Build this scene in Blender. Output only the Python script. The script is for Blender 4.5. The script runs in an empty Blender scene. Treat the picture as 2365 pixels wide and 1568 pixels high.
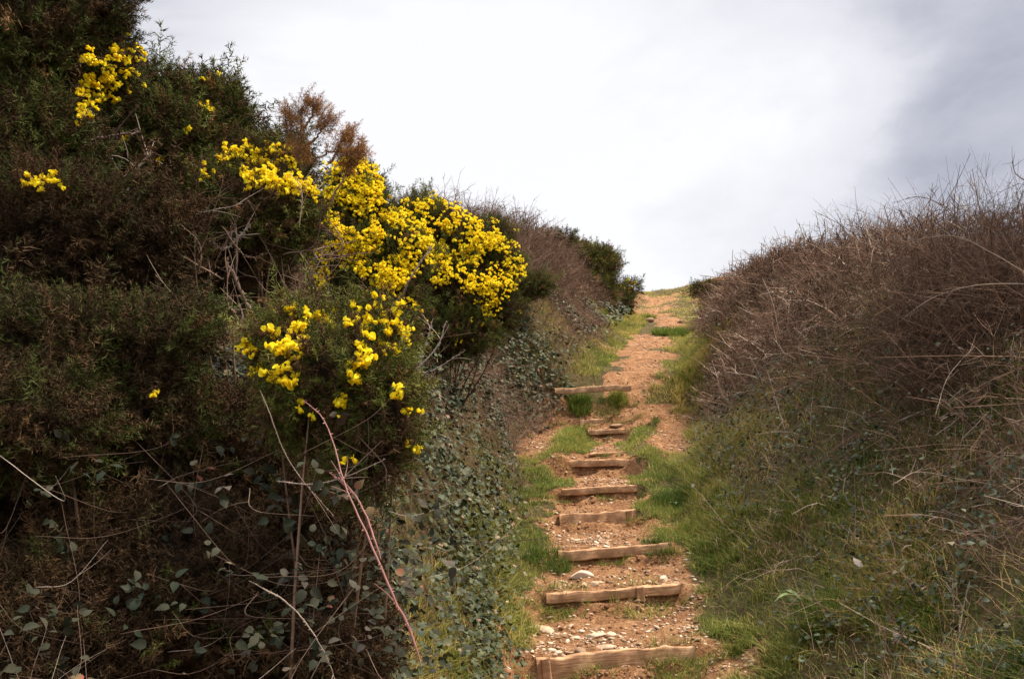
import bpy, math
import numpy as np
from mathutils import Vector, Matrix

# ------------------------------------------------------------------ camera, light, exposure
scn = bpy.context.scene
COL = scn.collection
EYE = np.array([0.0, 0.0, 1.6])
PITCH = math.radians(4.83)
cd = bpy.data.cameras.new("camera"); cam = bpy.data.objects.new("camera", cd); COL.objects.link(cam)
cd.sensor_width = 36.0; cd.lens = 36.0 * 900 / 1024; cd.clip_start = 0.05; cd.clip_end = 1500
cam.location = EYE; cam.rotation_euler = (math.radians(90) + PITCH, 0, 0)
scn.camera = cam
scn.render.resolution_x = 1024; scn.render.resolution_y = 678

SUN_EL, SUN_AZ = 60.0, 75.0      # azimuth clockwise from +Y: hazy sun high ahead, to the right
w = bpy.data.worlds.new("World"); scn.world = w; w.use_nodes = True
nt = w.node_tree; nt.nodes.clear(); N = nt.nodes.new; Lk = nt.links.new
out = N("ShaderNodeOutputWorld"); bg = N("ShaderNodeBackground"); mixs = N("ShaderNodeMixShader"); bg2 = N("ShaderNodeBackground")
sky = N("ShaderNodeTexSky"); sky.sky_type = 'NISHITA'; sky.sun_disc = False
sky.sun_elevation = math.radians(SUN_EL); sky.sun_rotation = math.radians(SUN_AZ)
Lk(sky.outputs[0], bg.inputs[0]); bg.inputs[1].default_value = 0.08
tc = N("ShaderNodeTexCoord"); mp = N("ShaderNodeMapping"); mp.inputs['Scale'].default_value = (1.0, 0.8, 1.9)
mp.inputs['Location'].default_value = (0.3, 0.0, 0.25)
n1 = N("ShaderNodeTexNoise"); n1.inputs['Scale'].default_value = 2.1; n1.inputs['Detail'].default_value = 7; n1.inputs['Roughness'].default_value = 0.55
n1.inputs['Distortion'].default_value = 0.5
Lk(tc.outputs['Generated'], mp.inputs[0]); Lk(mp.outputs[0], n1.inputs['Vector'])
# brighter veil low ahead (thin cloud over the crest), heavier cloud higher up
dotn = N("ShaderNodeVectorMath"); dotn.operation = 'DOT_PRODUCT'
gd = Vector((0.03, 1.0, 0.20)).normalized(); dotn.inputs[1].default_value = gd
Lk(tc.outputs['Generated'], dotn.inputs[0])
mr = N("ShaderNodeMapRange"); mr.inputs['From Min'].default_value = 0.90; mr.inputs['From Max'].default_value = 0.99
mr.inputs['To Min'].default_value = 0.0; mr.inputs['To Max'].default_value = 0.36; mr.interpolation_type = 'SMOOTHSTEP'
Lk(dotn.outputs['Value'], mr.inputs['Value'])
# darker bank of cloud up to the right
dot2 = N("ShaderNodeVectorMath"); dot2.operation = 'DOT_PRODUCT'; dot2.inputs[1].default_value = Vector((0.42, 1.0, 0.40)).normalized(); Lk(tc.outputs['Generated'], dot2.inputs[0])
mr2 = N("ShaderNodeMapRange"); mr2.inputs['From Min'].default_value = 0.93; mr2.inputs['From Max'].default_value = 0.995; mr2.inputs['To Max'].default_value = -0.17; mr2.interpolation_type = 'SMOOTHSTEP'
Lk(dot2.outputs['Value'], mr2.inputs['Value'])
ad0 = N("ShaderNodeMath"); ad0.operation = 'ADD'; Lk(mr.outputs[0], ad0.inputs[0]); Lk(mr2.outputs[0], ad0.inputs[1])
ad = N("ShaderNodeMath"); ad.operation = 'MULTIPLY_ADD'; ad.inputs[1].default_value = 1.45; Lk(n1.outputs['Fac'], ad.inputs[0]); Lk(ad0.outputs[0], ad.inputs[2])
cr = N("ShaderNodeValToRGB"); e = cr.color_ramp.elements
e[0].position = 0.36; e[0].color = (0.42, 0.43, 0.51, 1)
e[1].position = 0.98; e[1].color = (1.08, 1.075, 1.11, 1)
x = e.new(0.55); x.color = (0.64, 0.645, 0.72, 1)
x = e.new(0.72); x.color = (0.88, 0.88, 0.93, 1)
Lk(ad.outputs[0], cr.inputs[0]); Lk(cr.outputs[0], bg2.inputs[0])
# an overcast sky is brighter towards the zenith
sx = N("ShaderNodeSeparateXYZ"); Lk(tc.outputs['Generated'], sx.inputs[0])
zr = N("ShaderNodeMapRange"); zr.inputs['From Min'].default_value = .44; zr.inputs['From Max'].default_value = .95; zr.inputs['To Min'].default_value = .585; zr.inputs['To Max'].default_value = 2.0
Lk(sx.outputs['Z'], zr.inputs['Value']); Lk(zr.outputs[0], bg2.inputs[1])
mixs.inputs[0].default_value = 0.93
Lk(bg.outputs[0], mixs.inputs[1]); Lk(bg2.outputs[0], mixs.inputs[2]); Lk(mixs.outputs[0], out.inputs[0])

sd = bpy.data.lights.new("sun", 'SUN'); sd.energy = 4.6; sd.angle = math.radians(11); sd.color = (1.0, 0.85, 0.66)
sun = bpy.data.objects.new("sun", sd); COL.objects.link(sun)
el, az = math.radians(SUN_EL), math.radians(SUN_AZ)
sv = Vector((math.sin(az) * math.cos(el), math.cos(az) * math.cos(el), math.sin(el)))
sun.rotation_euler = sv.to_track_quat('Z', 'Y').to_euler()
scn.view_settings.view_transform = 'Standard'; scn.view_settings.look = 'None'
scn.view_settings.exposure = 0.72; scn.view_settings.gamma = 1.0
scn.cycles.max_bounces = 5; scn.cycles.diffuse_bounces = 3; scn.cycles.glossy_bounces = 2; scn.cycles.transmission_bounces = 2
scn.cycles.use_denoising = True

R = np.random.default_rng(11)
FP = 2365 * 900 / 1024.0
cP, sP = math.cos(PITCH), math.sin(PITCH)

# ------------------------------------------------------------------ helpers
def ray(X, Y):
    """direction of a photo point (2365 x 1568 units)"""
    a = (np.asarray(X, float) - 1182.5) / FP; b = -(np.asarray(Y, float) - 784) / FP
    return np.stack([a, cP - sP * b, sP + cP * b], -1)
def at_y(X, Y, D):
    d = ray(X, Y); return EYE + d * (np.asarray(D, float) / d[..., 1])[..., None]

def smooth(a, b, x):
    t = np.clip((x - a) / (b - a), 0, 1); return t * t * (3 - 2 * t)
def hsh(i, j, k, s):
    n = (i * 374761393 + j * 668265263 + k * 2147483647 % 1013904223 + k * 1442695041 + s * 97531) & 0xffffffff
    n = ((n ^ (n >> 13)) * 1274126177) & 0xffffffff
    n = (n ^ (n >> 16)) & 0xffffff
    return n / float(0xffffff)
def vn3(x, y, z, s=0):
    x, y, z = np.broadcast_arrays(np.asarray(x, float), np.asarray(y, float), np.asarray(z, float))
    i, j, k = np.floor(x).astype(np.int64), np.floor(y).astype(np.int64), np.floor(z).astype(np.int64)
    u, v, w_ = x - i, y - j, z - k
    u, v, w_ = u * u * (3 - 2 * u), v * v * (3 - 2 * v), w_ * w_ * (3 - 2 * w_)
    r = 0
    for a in (0, 1):
        for b in (0, 1):
            for c in (0, 1):
                r = r + hsh(i + a, j + b, k + c, s) * (u if a else 1 - u) * (v if b else 1 - v) * (w_ if c else 1 - w_)
    return r
def fbm(x, y, z=0.0, s=0, o=3):
    r, am, t = 0, 1.0, 0
    for q in range(o):
        r = r + am * vn3(x * 2**q, y * 2**q, np.asarray(z) * 2**q, s + q); t += am; am *= 0.5
    return r / t
def norm(v): return v / np.maximum(np.linalg.norm(v, axis=-1, keepdims=True), 1e-9)
def frames(d, roll):
    """rotation matrices whose z column is d"""
    d = norm(d); up = np.where(np.abs(d[:, 2:3]) > 0.95, np.array([[1.0, 0, 0]]), np.array([[0, 0, 1.0]]))
    x = norm(np.cross(up, d)); y = np.cross(d, x)
    c, s = np.cos(roll)[:, None], np.sin(roll)[:, None]
    return np.stack([x * c + y * s, -x * s + y * c, d], -1)

class MB:
    """collects vertex / face arrays, links them as one mesh object"""
    def __init__(self): self.v, self.f, self.t, self.m, self.n = [], [], [], [], 0
    def add(self, v, f, tone=0.5, mat=0):
        v = np.asarray(v, np.float32).reshape(-1, 3); f = np.asarray(f, np.int64)
        if len(v) == 0 or len(f) == 0: return
        self.v.append(v); self.f.append(f + self.n)
        self.t.append(np.broadcast_to(np.asarray(tone, np.float32), (len(v),)).copy())
        self.m.append(np.full(len(f), mat, np.int32)); self.n += len(v)
    def inst(self, tv, tf, M, loc, tone, mat=0, tt=None):
        """template copied by matrices M (N,3,3) to loc (N,3); tone (N,) plus template tone tt"""
        if len(loc) == 0: return
        V = np.einsum('nij,kj->nki', M, tv) + loc[:, None, :]
        F = tf[None] + (np.arange(len(loc)) * len(tv))[:, None, None]
        T = np.repeat(np.asarray(tone, float)[:, None], len(tv), 1)
        if tt is not None: T = T + tt[None]
        self.add(V.reshape(-1, 3), F.reshape(-1, tf.shape[1]), np.clip(T, 0, 1).ravel(), mat)
    def tubes(self, P, r, tone, mat=0, k=3):
        """P (N,S,3) centre lines, r (N,S) radii"""
        n, S = P.shape[:2]
        if n == 0: return
        T = norm(np.gradient(P, axis=1)); ref = norm(R.normal(size=(n, 1, 3)))
        A = norm(np.cross(T, ref)); B = np.cross(T, A)
        an = np.arange(k) * 2 * np.pi / k
        V = P[:, :, None] + r[:, :, None, None] * (A[:, :, None] * np.cos(an)[None, None, :, None] + B[:, :, None] * np.sin(an)[None, None, :, None])
        idx = np.arange(n * S * k).reshape(n, S, k); nx = np.roll(idx, -1, 2)
        F = np.stack([idx[:, :-1], nx[:, :-1], nx[:, 1:], idx[:, 1:]], -1).reshape(-1, 4)
        tn = np.broadcast_to(np.asarray(tone, float).reshape(-1, 1, 1), (n, S, k)).ravel()
        self.add(V.reshape(-1, 3), F, tn, mat)
    def build(self, name, mats, parent=None, smooth_=False):
        me = bpy.data.meshes.new(name)
        if not self.v: self.add(np.zeros((3, 3)), [[0, 1, 2]])
        V = np.concatenate(self.v); me.vertices.add(len(V)); me.vertices.foreach_set("co", V.ravel())
        lt = np.concatenate([np.full(len(f), f.shape[1]) for f in self.f]).astype(np.int32)
        li = np.concatenate([f.ravel() for f in self.f]).astype(np.int32)
        me.loops.add(len(li)); me.loops.foreach_set("vertex_index", li)
        me.polygons.add(len(lt)); ls = np.concatenate([[0], np.cumsum(lt)[:-1]]).astype(np.int32)
        me.polygons.foreach_set("loop_start", ls); me.polygons.foreach_set("loop_total", lt)
        me.polygons.foreach_set("material_index", np.concatenate(self.m))
        if smooth_: me.polygons.foreach_set("use_smooth", np.ones(len(lt), bool))
        a = me.attributes.new("tone", 'FLOAT', 'POINT'); a.data.foreach_set("value", np.concatenate(self.t))
        for m in (mats if isinstance(mats, (list, tuple)) else [mats]): me.materials.append(m)
        me.update(calc_edges=True)
        o = bpy.data.objects.new(name, me); COL.objects.link(o)
        if parent is not None: o.parent = parent
        return o

def tag(o, label=None, cat=None, group=None, kind=None):
    if label: o["label"] = label
    if cat: o["category"] = cat
    if group: o["group"] = group
    if kind: o["kind"] = kind
    return o
def thing(name, loc, label, cat, group=None):
    o = bpy.data.objects.new(name, None); COL.objects.link(o); o.location = loc; o.empty_display_size = 0.1
    return tag(o, label, cat, group)
def into(o, root):
    """o was built in world space: shift its mesh so that it sits under root"""
    o.parent = root; o.data.transform(Matrix.Translation(-Vector(root.location)))
    return o

# ------------------------------------------------------------------ materials
def mat_tone(name, stops, rough=0.7, trans=0.0, spec=0.3, noise=0.0, scale=30):
    m = bpy.data.materials.new(name); m.use_nodes = True; t = m.node_tree; t.nodes.clear()
    N = t.nodes.new; L = t.links.new
    o = N("ShaderNodeOutputMaterial"); b = N("ShaderNodeBsdfPrincipled"); a = N("ShaderNodeAttribute"); a.attribute_name = "tone"
    r = N("ShaderNodeValToRGB"); el = r.color_ramp.elements
    el[0].position, el[0].color = stops[0][0], (*stops[0][1], 1); el[1].position, el[1].color = stops[-1][0], (*stops[-1][1], 1)
    for p, c in stops[1:-1]: q = el.new(p); q.color = (*c, 1)
    fac = a.outputs['Fac']
    if noise:
        tcn = N("ShaderNodeTexCoord"); nz = N("ShaderNodeTexNoise"); nz.inputs['Scale'].default_value = scale; nz.inputs['Detail'].default_value = 3
        L(tcn.outputs['Object'], nz.inputs['Vector'])
        ma = N("ShaderNodeMath"); ma.operation = 'MULTIPLY_ADD'; ma.inputs[1].default_value = noise; 
        sb = N("ShaderNodeMath"); sb.operation = 'SUBTRACT'; sb.inputs[1].default_value = noise * 0.5
        L(nz.outputs['Fac'], ma.inputs[0]); L(fac, ma.inputs[2]); L(ma.outputs[0], sb.inputs[0]); fac = sb.outputs[0]
    L(fac, r.inputs[0]); L(r.outputs[0], b.inputs['Base Color'])
    b.inputs['Roughness'].default_value = rough; b.inputs['Specular IOR Level'].default_value = spec
    if trans:
        tr = N("ShaderNodeBsdfTranslucent"); mx = N("ShaderNodeMixShader"); mx.inputs[0].default_value = trans
        L(r.outputs[0], tr.inputs[0]); L(b.outputs[0], mx.inputs[1]); L(tr.outputs[0], mx.inputs[2]); L(mx.outputs[0], o.inputs[0])
    else: L(b.outputs[0], o.inputs[0])
    return m

M_gorse = mat_tone("gorse spines", [(0, (.030, .022, .012)), (.22, (.045, .036, .014)), (.42, (.042, .052, .011)), (.75, (.085, .100, .020)), (1, (.17, .17, .035))], .7, spec=.10)
M_brown = mat_tone("dead gorse spines", [(0, (.034, .021, .012)), (.5, (.092, .056, .028)), (1, (.42, .21, .08))], .85, spec=.05)
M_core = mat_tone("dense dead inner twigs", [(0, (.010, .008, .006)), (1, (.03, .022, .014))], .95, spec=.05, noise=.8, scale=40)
M_bark = mat_tone("gorse bark", [(0, (.06, .038, .024)), (.5, (.17, .105, .065)), (1, (.34, .25, .19))], .85, spec=.2, noise=.6, scale=60)
M_flower = mat_tone("gorse flower", [(0, (.80, .36, .004)), (.4, (.96, .68, .006)), (1, (1.0, .86, .03))], .5, trans=.35, spec=.2)
M_twig = mat_tone("bare bramble twigs", [(0, (.045, .027, .018)), (.45, (.15, .088, .058)), (.8, (.30, .20, .14)), (1, (.55, .44, .35))], .85, spec=.1)
M_cane = mat_tone("bramble cane", [(0, (.06, .036, .024)), (.5, (.18, .125, .092)), (1, (.40, .33, .27))], .7, spec=.15, noise=.5, scale=50)
M_red = mat_tone("reddish bramble cane", [(0, (.10, .035, .03)), (.5, (.24, .10, .08)), (1, (.40, .22, .17))], .5, spec=.4, noise=.5, scale=40)
M_ivy = mat_tone("ivy and bramble leaves", [(0, (.016, .024, .010)), (.45, (.046, .062, .028)), (.75, (.10, .108, .055)), (.9, (.22, .165, .10)), (1, (.20, .10, .06))], .6, spec=.22, noise=.3, scale=60)
M_bleaf = mat_tone("bramble leaves", [(0, (.010, .016, .008)), (.45, (.034, .034, .020)), (.7, (.065, .052, .044)), (.90, (.14, .10, .045)), (1, (.24, .07, .05))], .7, spec=.12, noise=.5, scale=60)
M_grass = mat_tone("grass blades", [(0, (.045, .075, .012)), (.40, (.105, .155, .024)), (.65, (.25, .26, .05)), (.82, (.46, .35, .11)), (1, (.64, .44, .19))], .6, trans=.35, spec=.15)
M_stone = mat_tone("pale weathered stone", [(0, (.16, .095, .055)), (.5, (.34, .23, .15)), (1, (.62, .50, .37))], .85, spec=.2, noise=.5, scale=35)
M_litter = mat_tone("dry litter", [(0, (.08, .045, .025)), (.5, (.24, .14, .08)), (1, (.52, .36, .22))], .85, spec=.1)

def ground_material():
    m = bpy.data.materials.new("soil and turf"); m.use_nodes = True; t = m.node_tree; t.nodes.clear(); N = t.nodes.new; L = t.links.new
    o = N("ShaderNodeOutputMaterial"); b = N("ShaderNodeBsdfPrincipled"); L(b.outputs[0], o.inputs[0])
    tc = N("ShaderNodeTexCoord"); at = N("ShaderNodeAttribute"); at.attribute_name = "tone"
    def noise(s, d, r=.6):
        n = N("ShaderNodeTexNoise"); n.inputs['Scale'].default_value = s; n.inputs['Detail'].default_value = d; n.inputs['Roughness'].default_value = r
        L(tc.outputs['Object'], n.inputs['Vector']); return n
    def ramp(src, st):
        r = N("ShaderNodeValToRGB"); el = r.color_ramp.elements
        el[0].position, el[0].color = st[0][0], (*st[0][1], 1); el[1].position, el[1].color = st[-1][0], (*st[-1][1], 1)
        for p, c in st[1:-1]: q = el.new(p); q.color = (*c, 1)
        L(src, r.inputs[0]); return r
    n1 = noise(5.5, 9, .72); n2 = noise(38, 5, .7); n3 = noise(160, 3, .7)
    soil = ramp(n1.outputs['Fac'], [(.30, (.13, .058, .025)), (.48, (.29, .148, .070)), (.60, (.40, .220, .112)), (.75, (.52, .32, .18))])
    grit = ramp(n2.outputs['Fac'], [(.36, (.50, .45, .42)), (.52, (1, 1, 1)), (.70, (1.35, 1.4, 1.45))])
    mul = N("ShaderNodeMix"); mul.data_type = 'RGBA'; mul.blend_type = 'MULTIPLY'; mul.inputs[0].default_value = 1
    L(soil.outputs[0], mul.inputs[6]); L(grit.outputs[0], mul.inputs[7])
    vo = N("ShaderNodeTexVoronoi"); vo.inputs['Scale'].default_value = 42; L(tc.outputs['Object'], vo.inputs['Vector'])
    flk = ramp(vo.outputs['Distance'], [(.10, (1, 1, 1)), (.17, (0, 0, 0))])
    fm = N("ShaderNodeMath"); fm.operation = 'MULTIPLY'; g2 = ramp(n2.outputs['Fac'], [(.54, (0, 0, 0)), (.6, (1, 1, 1))])
    L(flk.outputs[0], fm.inputs[0]); L(g2.outputs[0], fm.inputs[1])
    mf = N("ShaderNodeMix"); mf.data_type = 'RGBA'; L(fm.outputs[0], mf.inputs[0]); L(mul.outputs[2], mf.inputs[6]); mf.inputs[7].default_value = (.60, .45, .33, 1)
    # under turf: dark earth and moss
    turf = ramp(noise(9, 5).outputs['Fac'], [(.3, (.055, .042, .019)), (.55, (.105, .080, .034)), (.8, (.17, .128, .06))])
    mm = ramp(at.outputs['Fac'], [(.35, (0, 0, 0)), (.65, (1, 1, 1))])
    mx = N("ShaderNodeMix"); mx.data_type = 'RGBA'; L(mm.outputs[0], mx.inputs[0]); L(turf.outputs[0], mx.inputs[6]); L(mf.outputs[2], mx.inputs[7])
    L(mx.outputs[2], b.inputs['Base Color']); b.inputs['Roughness'].default_value = .95; b.inputs['Specular IOR Level'].default_value = .12
    bp = N("ShaderNodeBump"); bp.inputs['Strength'].default_value = 1.0; bp.inputs['Distance'].default_value = .035
    s = N("ShaderNodeMath"); s.operation = 'MULTIPLY_ADD'; s.inputs[1].default_value = .35
    L(n3.outputs['Fac'], s.inputs[0]); L(n2.outputs['Fac'], s.inputs[2]); L(s.outputs[0], bp.inputs['Height']); L(bp.outputs[0], b.inputs['Normal'])
    return m
M_ground = ground_material()

def wood_material():
    m = bpy.data.materials.new("weathered step timber"); m.use_nodes = True; t = m.node_tree; t.nodes.clear(); N = t.nodes.new; L = t.links.new
    o = N("ShaderNodeOutputMaterial"); b = N("ShaderNodeBsdfPrincipled"); L(b.outputs[0], o.inputs[0])
    tc = N("ShaderNodeTexCoord"); mp = N("ShaderNodeMapping"); mp.inputs['Scale'].default_value = (3, 40, 40); L(tc.outputs['Object'], mp.inputs[0])
    g = N("ShaderNodeTexNoise"); g.inputs['Scale'].default_value = 2.2; g.inputs['Detail'].default_value = 6; L(mp.outputs[0], g.inputs['Vector'])
    r = N("ShaderNodeValToRGB"); e = r.color_ramp.elements; e[0].position = .3; e[0].color = (.30, .16, .08, 1); e[1].position = .72; e[1].color = (.70, .46, .28, 1); q = e.new(.5); q.color = (.54, .32, .17, 1)
    L(g.outputs['Fac'], r.inputs[0])
    d = N("ShaderNodeTexNoise"); d.inputs['Scale'].default_value = 9; d.inputs['Detail'].default_value = 5; L(tc.outputs['Object'], d.inputs['Vector'])
    dr = N("ShaderNodeValToRGB"); e = dr.color_ramp.elements; e[0].position = .40; e[0].color = (0, 0, 0, 1); e[1].position = .58; e[1].color = (.85, .85, .85, 1); L(d.outputs['Fac'], dr.inputs[0])
    mx = N("ShaderNodeMix"); mx.data_type = 'RGBA'; L(dr.outputs[0], mx.inputs[0]); L(r.outputs[0], mx.inputs[6]); mx.inputs[7].default_value = (.27, .15, .08, 1)
    L(mx.outputs[2], b.inputs['Base Color']); b.inputs['Roughness'].default_value = .8; b.inputs['Specular IOR Level'].default_value = .2
    bp = N("ShaderNodeBump"); bp.inputs['Strength'].default_value = .6; bp.inputs['Distance'].default_value = .006; L(g.outputs['Fac'], bp.inputs['Height']); L(bp.outputs[0], b.inputs['Normal'])
    return m
M_wood = wood_material()

# ------------------------------------------------------------------ terrain
CX = lambda y: np.interp(y, [-40, 0, 6, 9, 13, 15, 16.8, 22, 28, 32, 40, 46, 60, 400], [-2.5, .15, .68, .93, 1.22, 1.62, 2.28, 3.42, 4.8, 5.45, 6.35, 7.4, 9, 40])
_cy = np.linspace(-40, 400, 8801); _cs = CX(_cy); _k = np.ones(41) / 41; _cs = np.convolve(np.pad(_cs, 20, 'edge'), _k, 'valid')
def cx(y): return np.interp(y, _cy, _cs)
# steps: photo left end, right end, top line; drop below the eye; number of stakes
STEPS = [  # XL, YL, XR, YR, z(top)
    (1240, 1526, 1607, 1498, .05), (1262, 1376, 1574, 1356, .24), (1290, 1279, 1544, 1257, .42), (1292, 1195, 1470, 1183, .60),
    (1298, 1134, 1472, 1122, .79), (1290, 1074, 1482, 1060, 1.01), (1362, 1052, 1440, 1045, 1.10), (1358, 1001, 1446, 993, 1.33), (1362, 970, 1432, 963, 1.50),
    (1286, 897, 1470, 886, 2.08)]
SP = []
for (a, b, c, d, z) in STEPS:
    m_ = ray((a + c) / 2, (b + d) / 2); D = (z - 1.6) / m_[2] * m_[1] if z < 1.55 else None
    if D is None or D < 0: D = 15.0 if z > 2 else 13.5
    if z == 1.50: D = min(D, 13.5)
    L_ = at_y(a, b, D); R_ = at_y(c, d, D)
    SP.append([D, z, L_, R_])
SY = np.array([s[0] for s in SP]); SZ = np.array([s[1] for s in SP])
for i in range(1, len(SY)):
    if SY[i] < SY[i - 1] + .25: SY[i] = SY[i - 1] + .25
print("steps y", SY.round(2), [float(s[2][2].round(2)) for s in SP], [float(s[3][2].round(2)) for s in SP])
SKEW = .13
FXC = np.array([(s_[2][0] + s_[3][0]) / 2 for s_ in SP]); FHW = np.array([(s_[3][0] - s_[2][0]) / 2 for s_ in SP])
def fx(y): return np.interp(y, SY, FXC)
print('centres', FXC.round(2), 'half', FHW.round(2))
base_y = np.concatenate([[-40, 0, 4.5], SY + .2, [15.8, 22, 32, 40, 45, 50, 58, 75, 400]])
base_z = np.concatenate([[-2.5, -.22, -.12], SZ, [2.25, 3.42, 5.32, 6.85, 7.75, 8.0, 7.5, 5, -20]])
_h = np.interp(_cy, base_y, base_z); _h = np.convolve(np.pad(_h, 12, 'edge'), np.ones(25) / 25, 'valid')
def h0(y): return np.interp(y, _cy, _h)
def hs(x, y):
    """stepped height inside the flight"""
    lat = x - fx(y); ye = y - SKEW * lat + .03 * (fbm(x * 5, y * .8, 0, 19) - .5) + .03 * (fbm(x * 17, y * 3, 0, 20) - .5)
    z = np.full_like(ye, -.13); z = z + .02 * smooth(3, 5.9, ye)
    for i in range(len(SY)):
        prev = SZ[i - 1] if i else -.13
        z = z + (SZ[i] - prev) * smooth(SY[i] - .012, SY[i] + .03, ye) * 1.0
        # worn hollow in front of each riser
        z = z - .016 * np.exp(-((ye - SY[i] + .16) / .12) ** 2)
        z = z + .075 * smooth(.42, .68, fbm(x * 3.3, i * 5.1, 0, 24)) * np.exp(-((ye - SY[i] + .045) / .05) ** 2) * (ye < SY[i])
        z = z + .03 * smooth(SY[i] - .5, SY[i] - .05, ye) * (ye < SY[i] - .0)
    return z + .042 * lat
def RW(y): return np.interp(y, [-5, 5, 9, 11, 12, 15.5, 16.5, 18, 24, 32, 45], [.85, .8, .75, .85, 1.25, 1.3, .9, .75, .8, .9, 1.2])
def LW(y): return np.interp(y, [-5, 5, 9, 11, 12, 15.0, 15.8, 18, 24, 32, 45], [.62, .6, .85, 1.0, 1.15, 1.2, .8, .7, .8, .9, 1.2])
def H(x, y, steps=True):
    x = np.asarray(x, float); y = np.asarray(y, float); x, y = np.broadcast_arrays(x, y)
    lat = x - cx(y); z = h0(y) + .42 * np.exp(-((x - 9.8) / 1.6) ** 2 - ((y - 45) / 4) ** 2) + .10 * (fbm(x * 1.6, y * .9, 0, 51) - .5) * smooth(15.5, 18, y) + .55 * (fbm(x * .7, y * .5, 0, 52) - .5) * smooth(27, 38, y)
    # right bank
    rr = np.interp(y, [-10, 2, 6, 10, 14, 18, 25, 32, 45, 60], [1.6, 1.8, 2.1, 2.35, 2.15, 1.55, 1.05, .85, .6, .6])
    t = (lat - RW(y)) / np.interp(y, [0, 14, 20, 45], [2.0, 1.9, 1.5, 2.5])
    rise = rr * (np.clip(t, 0, 1) ** 1.15 * .9 + .1 * smooth(.5, 1.6, t))
    rise = rise - .05 * np.clip(lat - 5, 0, 60)
    # left bank
    ll = np.interp(y, [-10, 0, 4, 8, 12, 15, 20, 25, 30, 35, 45], [.9, 1.1, 1.75, 1.9, 2.0, 2.2, 2.05, 1.75, 1.3, .75, .3])
    tl = (-lat - LW(y)) / np.interp(y, [0, 4, 7, 11, 14, 20, 45], [1.35, 1.2, .95, 1.0, 1.4, 2.1, 2.2])
    risel = ll * (np.clip(tl, 0, 1) ** np.interp(y, [10, 16], [1.0, 1.25]))
    risel = risel - .05 * np.clip(-lat - 5, 0, 60)
    rough = (fbm(x * 1.3, y * 1.3, 0, 5) - .5) * .25 * smooth(.6, 1.8, np.abs(lat)) + (fbm(x * .35, y * .35, 0, 9) - .5) * .7 * smooth(2.0, 4.5, np.abs(lat))
    base = z + rise + risel + rough + (fbm(x * 4, y * 4, 0, 3) - .5) * .07 + (fbm(x * 17, y * 17, 0, 4, 2) - .5) * .035
    # turf humps flanking the upper flight
    fl = np.exp(-((np.abs(x - fx(y)) - .56) / .22) ** 2) * smooth(10.6, 11.6, y) * (1 - smooth(14.6, 15.1, y))
    base = base + .12 * fl
    sk = np.interp(y + .25, SY, FHW); lf = x - fx(y)
    f = (1 - smooth(sk - .02, sk + .16, np.abs(lf) + .10 * (fbm(x * 4, y * 4, 0, 21) - .5))) * smooth(3.5, 5.0, y) * (1 - smooth(15.05, 15.8, y))
    if steps: base = base * (1 - f) + (hs(x, y) + (fbm(x * 8, y * 8, 0, 13) - .5) * .045 + (fbm(x * 26, y * 26, 0, 14, 2) - .5) * .022) * f
    return base
def dirt(x, y):
    lat = x - cx(y); ls = x - fx(y); n = (fbm(x * 2.6, y * 2.6, 0, 31) - .5) * .5 + (fbm(x * 9, y * 9, 0, 33) - .5) * .28
    w1 = np.interp(y, [0, 6, 7, 8, 9, 11, 11.5, 14.0, 14.6, 15.0, 16, 22, 27, 32, 38, 44], [.74, .66, .62, .56, .42, .40, .24, .22, .12, .28, .46, .56, .45, .34, .10, -.2])
    pre = np.min(np.where((SY[None] - y[..., None] > -.05) & (SY[None] - y[..., None] < .32), 0, 1), -1)
    w1 = np.where(pre == 0, np.maximum(w1, np.interp(y + .2, SY, FHW) + .22), w1)
    wander = (fbm(x * .0 + 3, y * .45, 0, 37) - .5) * 1.5 * smooth(16, 20, y)
    d = smooth(.12, -.10, np.abs(np.where(y < 15, ls, lat + wander)) - w1 + n * np.interp(y, [14, 18], [1, 2.1]))
    side = smooth(.17, -.12, np.abs(np.abs(lat) - np.where(lat > 0, 1.02, .95)) - .30 + n * .6) * smooth(11.3, 12.2, y) * (1 - smooth(15.2, 16.0, y))
    br = smooth(.2, -.1, np.abs(lat - .9) - .55 + n) * smooth(22.5, 23.2, y) * (1 - smooth(25, 26, y))    # side loop of the path
    tuft = smooth(.05, -.1, np.hypot((lat - .75) / .45, (y - 20.3) / 1.0) - .6 + n)
    crest = .5 * smooth(25, 31, y) * smooth(.42, .62, fbm(x * .9, y * .5, 0, 39)) + .25 * smooth(26, 30, y)
    return np.clip(np.maximum(np.maximum(np.maximum(d * (1 - tuft), side), br), crest), 0, 1)

def axis(pts):
    o = [pts[0][0]]
    for (a, st), (b, _) in zip(pts[:-1], pts[1:]):
        n = max(1, int(round((b - a) / st))); o += list(a + (b - a) * np.arange(1, n + 1) / n)
    return np.array(o)
xs = axis([(-400, 40), (-60, 6), (-20, 1.5), (-8, .3), (-3, .10), (-.6, .032), (2.6, .08), (5, .14), (9, .5), (20, 3), (60, 20), (400, 0)])
ys = axis([(-60, 6), (-6, .5), (2, .1), (5.4, .022), (15.6, .07), (22, .12), (48, .5), (70, 5), (120, 40), (600, 0)])
GX, GY = np.meshgrid(xs, ys)
GZ = H(GX, GY); GD = dirt(GX, GY)
# banks near the path read as dark earth; worn soil keeps the path colour
g = MB(); nx_, ny_ = len(xs), len(ys); idx = np.arange(nx_ * ny_).reshape(ny_, nx_)
g.add(np.stack([GX, GY, GZ], -1).reshape(-1, 3), np.stack([idx[:-1, :-1], idx[:-1, 1:], idx[1:, 1:], idx[1:, :-1]], -1).reshape(-1, 4), GD.ravel())
ground = g.build("ground", M_ground, smooth_=True)
tag(ground, kind="structure")

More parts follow.
